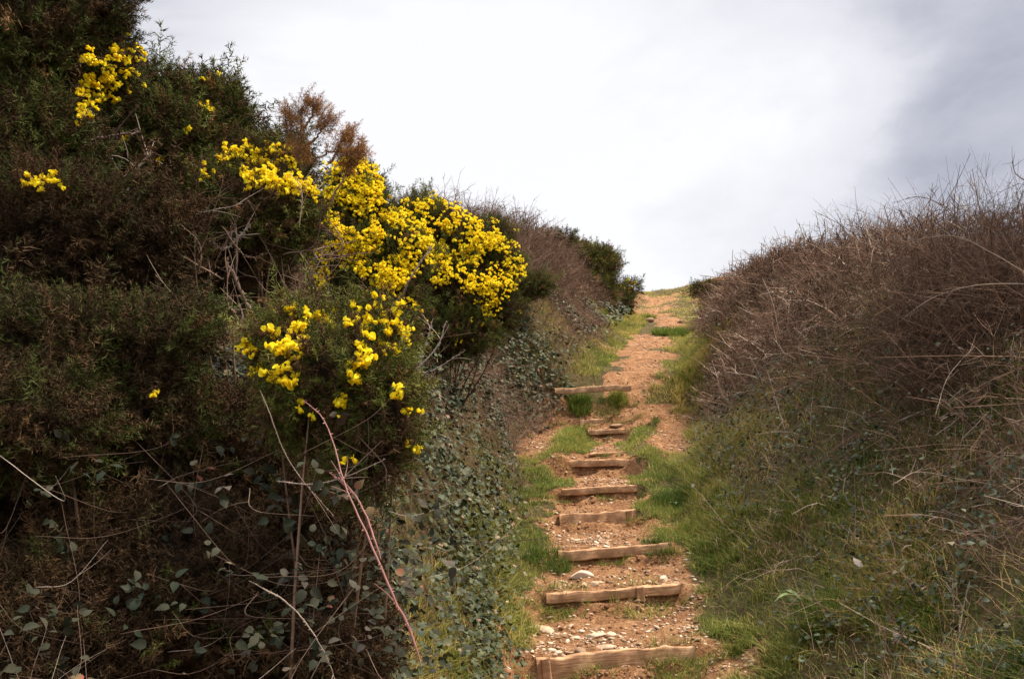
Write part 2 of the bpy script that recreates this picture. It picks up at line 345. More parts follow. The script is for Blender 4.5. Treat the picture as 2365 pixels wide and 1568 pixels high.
# ------------------------------------------------------------------ timber steps
def bar_mesh(L, h, d, seed, nseg=26):
    """timber of length L (x), height h (z), depth d (y), rounded worn edges; top at z=0, front at y=0"""
    r = .010; prof = []
    for (cy_, cz, a0) in ((d - r, -r, 0), (r, -r, 90), (r, -h + r, 180), (d - r, -h + r, 270)):
        for q in range(4):
            an = math.radians(a0 + q * 30); prof.append((cy_ + r * math.cos(an), cz + r * math.sin(an)))
    prof = np.array(prof); xs_ = np.linspace(-L / 2, L / 2, nseg); k = len(prof)
    V = np.zeros((nseg, k, 3)); V[:, :, 0] = xs_[:, None]; V[:, :, 1] = prof[None, :, 0]; V[:, :, 2] = prof[None, :, 1]
    wv = (fbm(xs_ * 3, seed * 7.3, 0, 2) - .5) * .045; V[:, :, 2] += wv[:, None]; V[:, :, 1] += ((fbm(xs_ * 2, seed * 3.1, 5, 2) - .5) * .03)[:, None]
    nz = (fbm(V[..., 0] * 14, V[..., 1] * 30 + seed, V[..., 2] * 30, 8) - .5) * .022
    V[:, :, 1] += nz; V[:, :, 2] += nz * np.where(V[:, :, 2] > -h * .5, 1, 0)
    sh = np.array([0] + [1] * (nseg - 2) + [0]); V[[0, -1]] = V[[0, -1]] * [1, 1, .96]
    ix = np.arange(nseg * k).reshape(nseg, k); n2 = np.roll(ix, -1, 1)
    F = np.stack([ix[:-1], ix[1:], n2[1:], n2[:-1]], -1).reshape(-1, 4)
    return V.reshape(-1, 3), F, [ix[0][::-1], ix[-1]]
def timber(name, parent, L, h, d, seed, loc, rot):
    mb = MB(); V, F, caps = bar_mesh(L, h, d, seed)
    mb.add(V, F)
    for c in caps: mb.f.append(np.array([c])); mb.m.append(np.zeros(1, np.int32))
    o = mb.build(name, M_wood, parent, True); o.location = loc; o.rotation_euler = rot
    return o
SL = [("lowest timber step, longest of the flight, with stones scattered on the tread behind it", [(-.93, 1)]),
      ("second timber step from the bottom, a long board below the big pale stone", [(.42, 0)]),
      ("third timber step from the bottom, long sagging board with soil over its left end", []),
      ("fourth timber step from bottom, clean orange board with square stake at right end", [(.84, 1)]),
      ("fifth timber step from the bottom, earth covered board half hidden by grass on its right", []),
      ("sixth timber step from the bottom, board with a deep dark earth riser below it", []),
      ("short thin timber strip lying just above the sixth step", []),
      ("narrow timber step between two grass humps, with a loose stone on it", []),
      ("highest narrow timber step of the flight, short orange board between grass humps", []),
      ("topmost timber board under the sloping dirt path, partly hidden by two grass tufts", [])]
for i, (D, z, L_, R_) in enumerate(SP):
    D = SY[i]; ctr = (L_ + R_) / 2; wd = (R_[0] - L_[0]) * 1.0; x0 = ctr[0]; lat0 = x0 - fx(D)
    y0 = D + SKEW * lat0; zz = float(hs(np.array([x0]), np.array([y0 + .10]))[0]) + .008
    nm, pegs = SL[i]
    root = thing("timber_step", (x0, y0 - .012, zz - .004), nm, "step", "timber steps of the hillside path")
    hh = {6: .035, 8: .11, 9: .10, 3: .15, 0: .14}.get(i, .065 + .012 * (i % 3)); root.rotation_euler = (0, 0, math.atan(SKEW))
    root.rotation_euler.y = -math.atan(.042 + (.008 if i < 4 else 0))
    timber("board", root, wd * 1.02, hh, .045, i + 1.0, (0, 0, 0), (math.radians(-2), 0, 0))
    for px_, big in pegs:
        s = timber("stake", root, .10 + .05 * big, .06, .05, i * 3.3 + px_, (px_ * wd / 2 * .96, -.030, -.05 - .025 * big), (0, math.radians(88 + 3 * px_), 0))
        s.location.x += .03

# ------------------------------------------------------------------ stones
def stone_mesh(seed, sub=2, flat=.5, sharp=.35):
    rg = np.random.default_rng(seed)
    import bmesh
    bm = bmesh.new(); bmesh.ops.create_icosphere(bm, subdivisions=sub, radius=1)
    V = np.array([v.co[:] for v in bm.verts]); F = np.array([[v.index for v in f.verts] for f in bm.faces]); bm.free()
    for _ in range(9):     # chop by random planes: angular broken stone
        n = norm(rg.normal(size=3)); c = rg.uniform(.55, .85); d = V @ n; V = V - np.clip(d - c, 0, None)[:, None] * n
    V *= 1 + sharp * .25 * (fbm(V[:, 0] * 2 + seed, V[:, 1] * 2, V[:, 2] * 2, 3)[:, None] - .5)
    V[:, 2] *= flat
    return V, F
def hit_ground(X, Y, y0=2.0, y1=60.0):
    d = ray(X, Y); tt = np.linspace(y0, y1, 6000) / d[1]; P = EYE + d * tt[:, None]
    below = P[:, 2] < H(P[:, 0], P[:, 1])
    k = int(np.argmax(below)); return P[k]
ST = [  # X, Y, half width (photo units), flatness, yaw, tone, label
    (1345, 1332, 34, .40, .3, 1.0, "big flat pale stone on the left of the second tread"),
    (1531, 1342, 14, .75, 1.2, .9, "small upright whitish stone on the right of the second tread"),
    (1262, 1458, 34, .28, -.75, .7, "long narrow tan stone slanting at the left edge of the first tread"),
    (1374, 1472, 25, .32, .1, .75, "flat pale stone in the middle of the first tread, beside a smaller one"),
    (1410, 1468, 16, .55, .9, .75, "angular stone just right of the middle of the first tread"),
    (1400, 1497, 30, .25, .05, .6, "thin plank shaped stone with a dark shadow, behind the lowest board"),
    (1342, 1506, 16, .6, .2, .30, "brown rounded stone on the first tread close behind the lowest board"),
    (1290, 1510, 12, .5, .0, .85, "small pale stone behind the left half of the lowest board"),
    (1535, 1497, 14, .55, .4, .65, "tan stone behind the right half of the lowest board"),
    (1590, 1452, 7, .6, 0, .8, "little pale stone at the right edge of the first tread"),
    (1374, 1350, 13, .5, .7, .6, "small tan stone just right of the big flat pale stone"),
    (1349, 1353, 12, .45, 1.7, .7, "chip of stone lying against the front of the big flat pale stone"),
    (1400, 1268, 9, .5, .2, .9, "small whitish stone on the third tread near its middle"),
    (1330, 1475, 12, .5, 1.0, .8, "blunt pale stone left of the flat stone in the middle of the first tread"),
    (1250, 1487, 10, .5, 1.0, .6, "small tan stone at the left end of the first tread"),
    (1590, 1520, 15, .45, .4, .45, "reddish stone on the soil in front of the lowest board"),
    (1425, 986, 20, .35, .5, .45, "dark topped loose stone on the narrow tread between the grass humps"),
    (1316, 1425, 7, .5, 0, .7, "tiny pale stone on soil below the second board, at left"),
    (1500, 742, 12, .6, .3, .25, "dark stone on the upper path beside a grass tuft"),
    (1575, 745, 11, .6, .3, .3, "grey stone on the side loop of the upper path")]
for i, (X, Y, hw, fl, yaw, tn, lab) in enumerate(ST):
    p = hit_ground(X, Y); s = hw / FP * p[1]
    V, F = stone_mesh(100 + i, 3, fl); V = V * [s, s * (.62 if fl < .5 else .8), s * .9]
    mb = MB(); mb.add(V, F, tn); o = mb.build("stone", M_stone)
    o.location = (p[0], p[1], float(H(p[0], p[1])) + s * fl * .35); o.rotation_euler = (R.uniform(-.1, .1), R.uniform(-.15, .15), yaw)
    tag(o, lab, "stone", "loose stones on the steps and path")

def scatter(n, x0, x1, y0, y1):
    return R.uniform(x0, x1, n), R.uniform(y0, y1, n)
def scatter_path(n, y0, y1, half, pw=1.0):
    y = y0 + (y1 - y0) * R.random(n) ** pw; return cx(y) + R.uniform(-half, half, n), y
gb = MB()
for q in range(5):
    V, F = stone_mesh(q + 5, 1, .55)
    x, y = scatter_path(4200, 4.3, 42, 1.3, 1.9); d = dirt(x, y); cl = fbm(x * 3, y * 3, 0, 44)
    k = (R.random(len(x)) < d * smooth(.38, .62, cl) * (1 - .65 * smooth(14, 17, y))); x, y = x[k], y[k]
    s = .005 + .017 * R.random(len(x)) ** 2.6; s = s * (1 + .045 * (y - 5)); n = len(x)
    M = frames(norm(np.stack([R.normal(0, .25, n), R.normal(0, .25, n), np.ones(n)], -1)), R.uniform(0, 6.3, n)) * s[:, None, None]
    M[:, :, 0] *= R.uniform(.8, 1.9, n)[:, None]
    gb.inst(V, F, M, np.stack([x, y, H(x, y) + s * .15], -1), R.uniform(.25, 1, n))
M_clod = mat_tone("soil crumbs", [(0, (.10, .045, .021)), (.5, (.21, .105, .053)), (1, (.37, .22, .125))], .95, spec=.1)
cb = MB()
for q in range(3):
    V, F = stone_mesh(q + 31, 1, .7); x, y = scatter_path(5200, 4.4, 17, 1.3, 1.3); dm = dirt(x, y)
    p = .16 * dm + .9 * np.exp(-((dm - .5) / .25) ** 2)
    ye = y - SKEW * (x - cx(y)); near = np.min(np.abs(ye[:, None] + .10 - SY[None]), 1); p = p + .7 * (near < .10) * (np.abs(x - cx(y)) < .6)
    k = R.random(len(x)) < p; x, y = x[k], y[k]; n = len(x); s_ = .006 + .022 * R.random(n) ** 2.6
    M = frames(norm(R.normal(size=(n, 3)) + [0, 0, 1.5]), R.uniform(0, 6.3, n)) * s_[:, None, None]
    cb.inst(V, F, M, np.stack([x, y, H(x, y) + s_ * .1], -1), np.clip(R.normal(.5, .2, n), 0, 1))
o = cb.build("soil_crumbs", M_clod); tag(o, "crumbs and clods of reddish soil lying on the worn treads", None, None, "stuff")
# extra rubble on the first two treads (left side)
V, F = stone_mesh(77, 1, .5); x, y = R.normal(.38, .30, 320), R.uniform(5.98, 6.75, 320)
x2, y2 = R.normal(.62, .32, 150), R.uniform(6.95, 7.7, 150); x3, y3 = R.normal(.75, .25, 260), R.uniform(8.2, 8.9, 260)
x, y = np.concatenate([x, x2, x3]), np.concatenate([y, y2, y3]); n = len(x)
s = .006 + .020 * R.random(n) ** 2.6
M = frames(norm(np.stack([R.normal(0, .2, n), R.normal(0, .2, n), np.ones(n)], -1)), R.uniform(0, 6.3, n)) * s[:, None, None]; M[:, :, 0] *= R.uniform(.8, 2, n)[:, None]
gb.inst(V, F, M, np.stack([x, y, H(x, y) + s * .15], -1), R.uniform(.3, 1, n))
o = gb.build("gravel", M_stone); tag(o, "pale chips and small gravel strewn along the worn path", None, None, "stuff")

# ------------------------------------------------------------------ grass
def blades(mb, x, y, z, length, width, tone, lean=.5, up=1.0, seg=3, curl=.8):
    n = len(x); a = R.uniform(0, 6.283, n); hd = np.stack([np.cos(a), np.sin(a), np.zeros(n)], -1); sd_ = np.stack([-np.sin(a), np.cos(a), np.zeros(n)], -1)
    ln = R.uniform(.1, 1, n) * lean; t = np.linspace(0, 1, seg + 1)
    P = np.stack([x, y, z], -1)[:, None] + (hd[:, None] * (ln[:, None] * t + curl * ln[:, None] * t ** 2)[..., None] + np.array([0, 0, up])[None, None] * (t[None] - .45 * ln[:, None] * t ** 2)[..., None]) * length[:, None, None]
    wd = width[:, None] * (1 - t[None] ** 1.6); wd[:, -1] = 0
    A = P - sd_[:, None] * wd[..., None] / 2; B = P + sd_[:, None] * wd[..., None] / 2
    V = np.concatenate([np.stack([A[:, :-1], B[:, :-1]], 2).reshape(n, -1, 3), P[:, -1:]], 1); k = V.shape[1]
    f4 = np.array([[2 * i, 2 * i + 1, 2 * i + 3, 2 * i + 2] for i in range(seg - 1)]); f3 = np.array([[2 * seg - 2, 2 * seg - 1, 2 * seg]])
    off = (np.arange(n) * k)[:, None, None]; tn = np.repeat(tone, k); base = mb.n
    mb.add(V.reshape(-1, 3), (f4[None] + off).reshape(-1, 4), tn)
    if n: mb.f.append((f3[None] + off).reshape(-1, 3) + base); mb.m.append(np.zeros(n, np.int32))
def grass_zone(mb, n, y0, y1, l0, l1, dens, L, W, tone, lean=.5, pw=1.0, side=None):
    y = y0 + (y1 - y0) * R.random(n) ** pw; lat = R.uniform(l0, l1, n); x = cx(y) + lat
    d = dirt(x, y); p = (1 - d) ** 1.5 * dens(lat, y) * (.12 + 1.5 * smooth(.34, .62, fbm(x * 2.2, y * 2.2, 0, 61)))
    k = R.random(n) < p; x, y, lat = x[k], y[k], lat[k]; m = len(x)
    l = L(lat, y) * R.uniform(.45, 1.25, m) * (.6 + .8 * fbm(x * 3, y * 3, 0, 71)); wd = W * (.7 + .6 * R.random(m)) * np.maximum(1, y / 9)
    tn = np.clip(tone(lat, y) + R.normal(0, .13, m) + (fbm(x * 1.7, y * 1.7, 0, 81) - .5) * .5, 0, 1)
    dry = R.random(m) < (.10 + .42 * smooth(.8, 1.6, lat) * smooth(.42, .62, fbm(x * 1.6, y * 1.6, 0, 83))); tn = np.where(dry, R.uniform(.72, 1, m), tn)
    blades(mb, x, y, H(x, y) - .01, l, wd, tn, lean)
gm = MB()
# short green turf flanking the flight
grass_zone(gm, 110000, 4.6, 15.6, -1.35, -.12, lambda l, y: smooth(-1.5, -.9, l), lambda l, y: .075 + .03 * smooth(11, 13, y), .0045, lambda l, y: .42, .9)
grass_zone(gm, 120000, 4.4, 15.6, .12, 1.7, lambda l, y: np.ones_like(l) * np.where(y < 8, smooth(.2, .75, l), 1), lambda l, y: .075 + .06 * smooth(.7, 1.5, l), .0045, lambda l, y: .44 + .1 * smooth(.9, 1.6, l), .7)
for i in range(len(SY)):
    n = 1000; x = fx(SY[i]) + R.uniform(-.85, .85, n) ; k = (fbm(x * 5, i * 7.7, 0, 99) + .26 * smooth(.22, .6, np.abs(x - fx(SY[i]))) > .57); x = x[k]; n = len(x); y = SY[i] + SKEW * (x - fx(SY[i])) - R.uniform(.02, .10, n)
    blades(gm, x, y, H(x, y) - .005, R.uniform(.03, .09, n), np.full(n, .0042), np.clip(R.normal(.5, .2, n), 0, 1), 1.2)
o = gm.build("grass", M_grass); tag(o, "short green turf growing along both sides of the timber steps", None, None, "stuff")
gm = MB()
# long grass of the right verge and bottom right
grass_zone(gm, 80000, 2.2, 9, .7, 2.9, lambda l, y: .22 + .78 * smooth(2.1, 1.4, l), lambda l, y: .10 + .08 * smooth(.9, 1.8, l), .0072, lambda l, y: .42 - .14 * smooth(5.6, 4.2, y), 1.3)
grass_zone(gm, 70000, 9, 20, .9, 2.4, lambda l, y: smooth(2.4, 1.4, l), lambda l, y: .16 + 0 * l, .0050, lambda l, y: .62, 1.1)
grass_zone(gm, 9000, 2.8, 7, -1.1, -.5, lambda l, y: np.ones_like(l), lambda l, y: .16 + 0 * l, .0042, lambda l, y: .62, 1.3)
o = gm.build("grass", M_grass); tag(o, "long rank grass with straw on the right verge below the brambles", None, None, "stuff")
gm = MB()
grass_zone(gm, 60000, 15.5, 30, -2.2, -.5, lambda l, y: smooth(-2.4, -1.2, l), lambda l, y: .11 + 0 * l, .005, lambda l, y: .60, .9)
grass_zone(gm, 45000, 15.5, 30, .4, 1.8, lambda l, y: np.ones_like(l), lambda l, y: .11 + 0 * l, .005, lambda l, y: .60, .9)
grass_zone(gm, 60000, 28, 50, -3.5, 9, lambda l, y: np.ones_like(l), lambda l, y: .11 + 0 * l, .006, lambda l, y: .72, .9)
o = gm.build("grass", M_grass); tag(o, "yellowing turf beside the upper path and over the crest", None, None, "stuff")
# tufts: distinct clumps
def tuft(X, Y, n, L, rad, lab, tn=.35, D=None):
    p = hit_ground(X, Y) if D is None else at_y(X, Y, D); mb = MB(); a = R.uniform(0, 6.28, n); r_ = rad * np.sqrt(R.random(n)); x, y = r_ * np.cos(a), r_ * np.sin(a)
    z = H(x + p[0], y + p[1]) - float(H(p[0], p[1])) - .01
    blades(mb, x, y, z, L * R.uniform(.5, 1.2, n), np.full(n, .0055) * max(1, p[1] / 9), np.clip(tn + R.normal(0, .15, n), 0, 1), .9)
    o = mb.build("grass_tuft", M_grass); o.location = (p[0], p[1], float(H(p[0], p[1]))); tag(o, lab, "grass tuft", "grass tufts beside the path")
tuft(1340, 940, 700, .22, .20, "bushy green grass tuft hanging in front of the topmost board, at left")
tuft(1428, 925, 500, .20, .16, "grass tuft with yellow tips in front of the right end of the topmost board", .55)
tuft(1555, 1165, 800, .16, .22, "dark green leafy tuft right of the fourth step's square stake", .2)
tuft(1520, 1265, 350, .13, .14, "small green tuft growing over the right end of the third board", .25)
tuft(1265, 1300, 700, .15, .20, "dark tuft of grass left of the tread with the big pale stone", .2)
tuft(1560, 775, 2200, .24, .60, "green grass patch jutting into the upper path from the right")
tuft(1500, 735, 300, .20, .18, "round grass tuft in the middle of the upper path", .5)
tuft(1480, 1400, 220, .13, .25, "thin grass blades hanging under the second board", .55)
tuft(1400, 945, 300, .14, .24, "short grass on the earth bank under the middle of the topmost board", .4)
tuft(1300, 1385, 260, .10, .22, "sparse short grass sprouting at the left end of the second board", .45)
tuft(1560, 1540, 260, .13, .20, "thin green grass growing in front of the right end of the lowest board", .45)
tuft(1900, 1450, 500, .30, .14, "tall grass tuft in the shaded verge at the lower right", .2)

# ------------------------------------------------------------------ leaf shapes
def leaf_template(kind):
    if kind == "ivy":
        o = np.array([(0, 0), (.35, -.12), (.55, .18), (.30, .35), (.42, .68), (.14, .62), (0, 1.0)])
    else:
        o = np.array([(0, 0), (.20, .02), (.33, .18), (.30, .27), (.40, .36), (.33, .47), (.36, .57), (.25, .68), (.22, .80), (.09, .95), (0, 1.15)])
    up = lambda p: np.array([p[0], p[1], .22 * abs(p[0]) - .25 * (p[1] - .4) ** 2])
    mid = np.array([[0, q, 0] for q in o[:, 1]]); mid[0, 1] = 0
    mid = np.array([up((0, max(0, min(1.0, q)))) for q in np.linspace(0, 1.0, len(o))]); Rr = np.array([up(p) for p in o]); Ll = Rr * [-1, 1, 1]
    V = np.concatenate([mid, Rr, Ll]); n = len(o); F = []
    for i in range(n - 1):
        F.append([i, n + i, n + i + 1, i + 1]); F.append([i, i + 1, 2 * n + i + 1, 2 * n + i])
    return V, np.array(F)
IV, IF_ = leaf_template("ivy"); BV, BF = leaf_template("bramble")
def put_leaves(mb, P, nrm, size, tone, kind="ivy", tilt=.55, mat=0):
    """leaves whose blade normal is about nrm"""
    n = len(P); tv, tf = (IV, IF_) if kind == "ivy" else (BV, BF)
    d = norm(nrm + R.normal(0, tilt, (n, 3))); M = frames(d, R.uniform(0, 6.283, n)) * size[:, None, None]
    mb.inst(tv, tf, M, P, tone, mat)
def bank_normal(x, y, e=.12):
    dx = (H(x + e, y, False) - H(x - e, y, False)) / (2 * e); dy = (H(x, y + e, False) - H(x, y - e, False)) / (2 * e)
    return norm(np.stack([-dx, -dy, np.ones_like(dx)], -1))

# ------------------------------------------------------------------ twig scrub (surface of tangled stems)
def scrub(mb, P, nr, L, r0, tone, side=5, S=5, up=.6, bend=.5, outw=.6):
    """P base points, nr outward normals: arching main stems with side twigs"""
    n = len(P); d = norm(nr * outw + np.array([0, 0, up]) + R.normal(0, .75, (n, 3))); t = np.linspace(0, 1, S)
    b1 = R.normal(0, bend, (n, 3)) + np.array([0, 0, -.25]); b2 = R.normal(0, bend * .5, (n, 3))
    Q = P[:, None] + L[:, None, None] * (d[:, None] * t[None, :, None] + b1[:, None] * (t ** 2)[None, :, None] + b2[:, None] * (t ** 3)[None, :, None])
    rr = r0[:, None] * (1 - .65 * t[None]); mb.tubes(Q, rr, tone)
    if side:
        tt = R.uniform(.2, .95, (n, side)); i0 = np.minimum((tt * (S - 1)).astype(int), S - 2); fr = tt * (S - 1) - i0
        ii = np.arange(n)[:, None]; A = Q[ii, i0] * (1 - fr[..., None]) + Q[ii, i0 + 1] * fr[..., None]; T = norm(Q[ii, i0 + 1] - Q[ii, i0])
        dd = norm(T * .7 + R.normal(0, .7, T.shape) + np.array([0, 0, .25])); l2 = (L[:, None] * R.uniform(.18, .45, (n, side)))
        A, dd, l2, T = A.reshape(-1, 3), dd.reshape(-1, 3), l2.ravel(), T.reshape(-1, 3); s = np.linspace(0, 1, 3); c = R.normal(0, .25, A.shape)
        Q2 = A[:, None] + l2[:, None, None] * (dd[:, None] * s[None, :, None] + c[:, None] * (s ** 2)[None, :, None])
        mb.tubes(Q2, np.repeat(r0 * .55, side)[:, None] * (1 - .6 * s[None]), np.clip(np.repeat(tone, side) + R.normal(0, .1, len(A)), 0, 1))
def scrub_zone(n, y0, y1, l0, l1, dens, pw=1.0):
    y = y0 + (y1 - y0) * R.random(n) ** pw; lat = R.uniform(l0, l1, n); x = cx(y) + lat
    k = R.random(n) < dens(lat, y); x, y = x[k], y[k]; return x, y

# right-hand bramble thicket
def veg_r(x, y):   # thickness of the growth over the soil
    return np.interp(y, [2, 14, 20, 30], [.55, .5, .45, .3]) * (.6 + .8 * fbm(x * 1.1, y * 1.1, 0, 91))
mb = MB()
RE = lambda y: np.interp(y, [2, 5, 8, 12, 16, 20, 27, 34], [2.15, 2.15, 2.1, 1.85, 1.6, 1.4, 1.3, 1.4])
for layer, (n, hgt, sc) in enumerate([(9000, .15, 1.0), (8500, .5, 1.0), (6000, .9, 1.0)]):
    x, y = scrub_zone(n, 2.6, 27, 1.1, 4.6, lambda l, y: smooth(RE(y) - .35, RE(y) + .35, l) * smooth(4.8, 3.6, l) * (.55 + .45 * smooth(5, 10, y)), 1.5)
    m = len(x); nr = bank_normal(x, y); v = veg_r(x, y); e = smooth(0, 1.0, x - cx(y) - RE(y) + .3)
    P = np.stack([x, y, H(x, y, False)], -1) + (nr * .6 + [0, 0, .5]) * (v * hgt * e)[:, None]
    tone = np.clip(.36 - .16 * smooth(9, 5.5, y) + .25 * (fbm(x * 1.5, y * 1.5, 0, 95) - .5) * 2 + R.normal(0, .15, m) + (R.random(m) < .10) * R.uniform(.3, .6, m), 0, 1)  # near twigs coloured darker, standing in for the shade of deep gaps between stems
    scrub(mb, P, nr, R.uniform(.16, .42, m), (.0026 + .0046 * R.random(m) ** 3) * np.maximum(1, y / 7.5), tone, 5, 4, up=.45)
# sky-line fringe of upright twigs
x, y = scrub_zone(3600, 4, 27, 1.3, 3.6, lambda l, y: smooth(RE(y) + .5, RE(y) + 1.2, l)); m = len(x); nr = bank_normal(x, y); v = veg_r(x, y)
P = np.stack([x, y, H(x, y, False)], -1) + [0, 0, 1] * (v * .8)[:, None]
scrub(mb, P, nr * .3, R.uniform(.10, .38, m), R.uniform(.0022, .0042, m) * np.maximum(1, y / 8), np.clip(R.normal(.25, .12, m), 0, 1), 6, 4, up=.8, bend=.35)
# taller dark tangle at the far right edge
x, y = R.normal(3.75, .4, 4200), R.normal(6.9, .7, 4200); m = len(x); nr = bank_normal(x, y)
P = np.stack([x, y, H(x, y, False) + np.abs(R.normal(.28, .20, m))], -1)
scrub(mb, P, nr, R.uniform(.2, .5, m), R.uniform(.0016, .0032, m), np.clip(R.normal(.18, .14, m), 0, 1), 5, 4, up=.7)
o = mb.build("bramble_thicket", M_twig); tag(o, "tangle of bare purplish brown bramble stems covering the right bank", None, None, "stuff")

# far left thicket
mb = MB(); LE = lambda y: np.interp(y, [8, 12, 16, 22, 30, 36], [1.6, 1.9, 2.1, 1.9, 1.5, 1.4])
for layer, (n, hgt) in enumerate([(12000, .2), (11000, .65), (5000, 1.0)]):
    x, y = scrub_zone(n, 10, 36, -7.5, -1.2, lambda l, y: smooth(LE(y) - .3, LE(y) + .4, -l) * smooth(7.5, 5.5, -l), 1.2); m = len(x); nr = bank_normal(x, y)
    v = np.interp(y, [8, 14, 25, 36], [.9, 1.0, .8, .4]) * (.7 + .6 * fbm(x * .9, y * .9, 0, 92)) * smooth(0, 1.4, -(x - cx(y)) - LE(y) + .4)
    P = np.stack([x, y, H(x, y, False) + v * hgt], -1)
    scrub(mb, P, nr, R.uniform(.25, .55, m), R.uniform(.0032, .0056, m) * np.maximum(1, y / 14), np.clip(.40 + R.normal(0, .12, m) + (fbm(x * .8, y * .8, 0, 96) - .5) * .5, 0, 1), 5, 4, up=1.0, bend=.3)
o = mb.build("thorn_thicket", M_twig); tag(o, "grey purple thicket of bare thorn twigs on the hillside behind the gorse", None, None, "stuff")

# low twigs and dead stems over the left bank, among the ivy
mb = MB()
x, y = scrub_zone(16000, 3.0, 22, -3.2, -.55, lambda l, y: smooth(.75, 1.4, -l) * smooth(3.4, 2.2, -l) * (.35 + .65 * smooth(7, 11, y)), 1.4); m = len(x); nr = bank_normal(x, y)
P = np.stack([x, y, H(x, y, False) + R.uniform(0, .25, m)], -1)
scrub(mb, P, nr, R.uniform(.12, .35, m), R.uniform(.0012, .0024, m) * np.maximum(1, y / 7), np.clip(R.normal(.5, .17, m), 0, 1), 4, 4, up=.5)
o = mb.build("undergrowth", M_twig); tag(o, "dead thin stems standing through the ivy on the left bank", None, None, "stuff")

mb = MB(); x, y = scrub_zone(2600, 2.6, 16, .9, 2.4, lambda l, y: smooth(RW(y) + .1, RW(y) + .5, l), 1.3); m = len(x); nr = bank_normal(x, y)
P = np.stack([x, y, H(x, y, False) + R.uniform(.02, .22, m)], -1)
scrub(mb, P, nr, R.uniform(.10, .34, m), R.uniform(.0012, .0026, m) * np.maximum(1, y / 7.5), np.clip(R.normal(.55, .22, m), 0, 1), 3, 4, up=.5)
o = mb.build("undergrowth", M_twig); tag(o, "dead bramble stems lying through the grass of the right verge", None, None, "stuff")
# ivy carpet
def ivy_zone(mb, n, y0, y1, l0, l1, dens, thick, size, pw=1.3, tone0=.42, kind="ivy"):
    x, y = scrub_zone(n, y0, y1, l0, l1, dens, pw); m = len(x); nr = bank_normal(x, y)
    off = thick(x, y) * R.uniform(.15, 1, m) ** .6; P = np.stack([x, y, H(x, y, False)], -1) + nr * off[:, None]
    tn = np.clip(R.normal(tone0, .22, m) + (R.random(m) < .04) * .45, 0, 1)
    put_leaves(mb, P, nr * .9 + [0, 0, .5], size * R.uniform(.6, 1.3, m) * np.maximum(1, y / 10), tn, kind)
mb = MB()
ivy_zone(mb, 52000, 2.6, 16, -3.0, -.5, lambda l, y: smooth(LW(y) - .1, LW(y) + .3, -l) * smooth(3.1, 2.0, -l) * (.25 + .75 * smooth(.35, .55, fbm(l * 1.6 + 9, y * 1.2, 0, 55))),
         lambda x, y: .05 + .30 * fbm(x * 3, y * 3, 0, 57) * smooth(0, .6, -(x - cx(y)) - LW(y)), .038, 1.5, .33)
ivy_zone(mb, 9000, 15, 30, -2.8, -.8, lambda l, y: smooth(LW(y) + .2, LW(y) + .6, -l) * smooth(.5, .6, fbm(l * 1.2 + 3, y * .9, 0, 58)), lambda x, y: .2 + 0 * x, .035, 1, .45)
o = mb.build("ivy", M_ivy); tag(o, "dark glossy ivy carpeting the bank left of the timber steps", None, None, "stuff")
mb = MB()
ivy_zone(mb, 17000, 2.4, 16, 1.0, 3.4, lambda l, y: smooth(RW(y) + .1, RW(y) + .8, l) * smooth(3.6, 2.4, l) * smooth(.40, .56, fbm(l * 1.5 + 2, y * 1.2, 0, 66)),
         lambda x, y: .05 + .30 * fbm(x * 3, y * 3, 0, 67), .030, 1.4, .20)
ivy_zone(mb, 2600, 2.4, 20, 1.6, 4.3, lambda l, y: .6 + 0 * l, lambda x, y: .25 + .3 * fbm(x * 3, y * 3, 0, 68), .034, 1.2, .42, "bramble")
o = mb.build("ivy", M_ivy); tag(o, "ivy and bramble leaves scattered through the right verge and thicket", None, None, "stuff")
# leaf and straw litter on the verge edges
mb = MB(); n = 9000; y = R.uniform(4, 16, n); lat = R.uniform(-1.2, 1.9, n); x = cx(y) + lat; k = R.random(n) < (.2 + .8 * (1 - dirt(x, y))); x, y = x[k], y[k]; n = len(x)
a = R.uniform(0, 6.28, n); l = R.uniform(.015, .07, n); P0 = np.stack([x, y, H(x, y) + .008], -1); dd = np.stack([np.cos(a), np.sin(a), R.uniform(-.1, .35, n)], -1)
P = P0[:, None] + dd[:, None] * (l[:, None] * np.linspace(-.5, .5, 3)[None])[..., None]; P[:, 1, 2] += .004
mb.tubes(P, np.full((n, 3), .0013) * np.maximum(1, y / 9)[:, None], R.uniform(0, 1, n)); o = mb.build("litter", M_litter); tag(o, "bits of straw and twig on the soil of the steps", None, None, "stuff")

# ------------------------------------------------------------------ gorse
def sprig_template(seed, stem=.085, nsh=11, spl=.015, w=.0026):
    rg = np.random.default_rng(seed); V, F, T = [], [], []
    def spine(p, d, l, wd, t):
        s = norm(np.cross(d, rg.normal(size=3))); b = len(V); V.extend([p - s * wd / 2, p + s * wd / 2, p + d * l]); F.append([b, b + 1, b + 2]); T.extend([t - .05, t - .05, t + .12])
    axis_ = np.array([0, 0, 1.0]); spine(np.zeros(3), axis_, stem, .003, 0); 
    for i in range(nsh):
        f = (i + .5) / nsh; a = i * 2.4; d = norm(np.array([math.cos(a), math.sin(a), .55 + .5 * f])); p = axis_ * stem * f * .95; L = stem * (.34 - .18 * f)
        spine(p, d, L, .003, .02)
        for j in range(4):
            q = p + d * L * (j + .6) / 4; dd = norm(d * .6 + rg.normal(0, .75, 3)); spine(q, dd, spl * rg.uniform(.7, 1.2), w, .05)
        spine(p, norm(np.array([-math.cos(a), math.sin(a * 1.3), .3])), spl, w, .05)
    for j in range(4): spine(axis_ * stem * .97, norm(axis_ + rg.normal(0, .5, 3)), spl, w, .12)
    return np.array(V), np.array(F), np.array(T)
SPR = [sprig_template(s) for s in (1, 2, 3)]
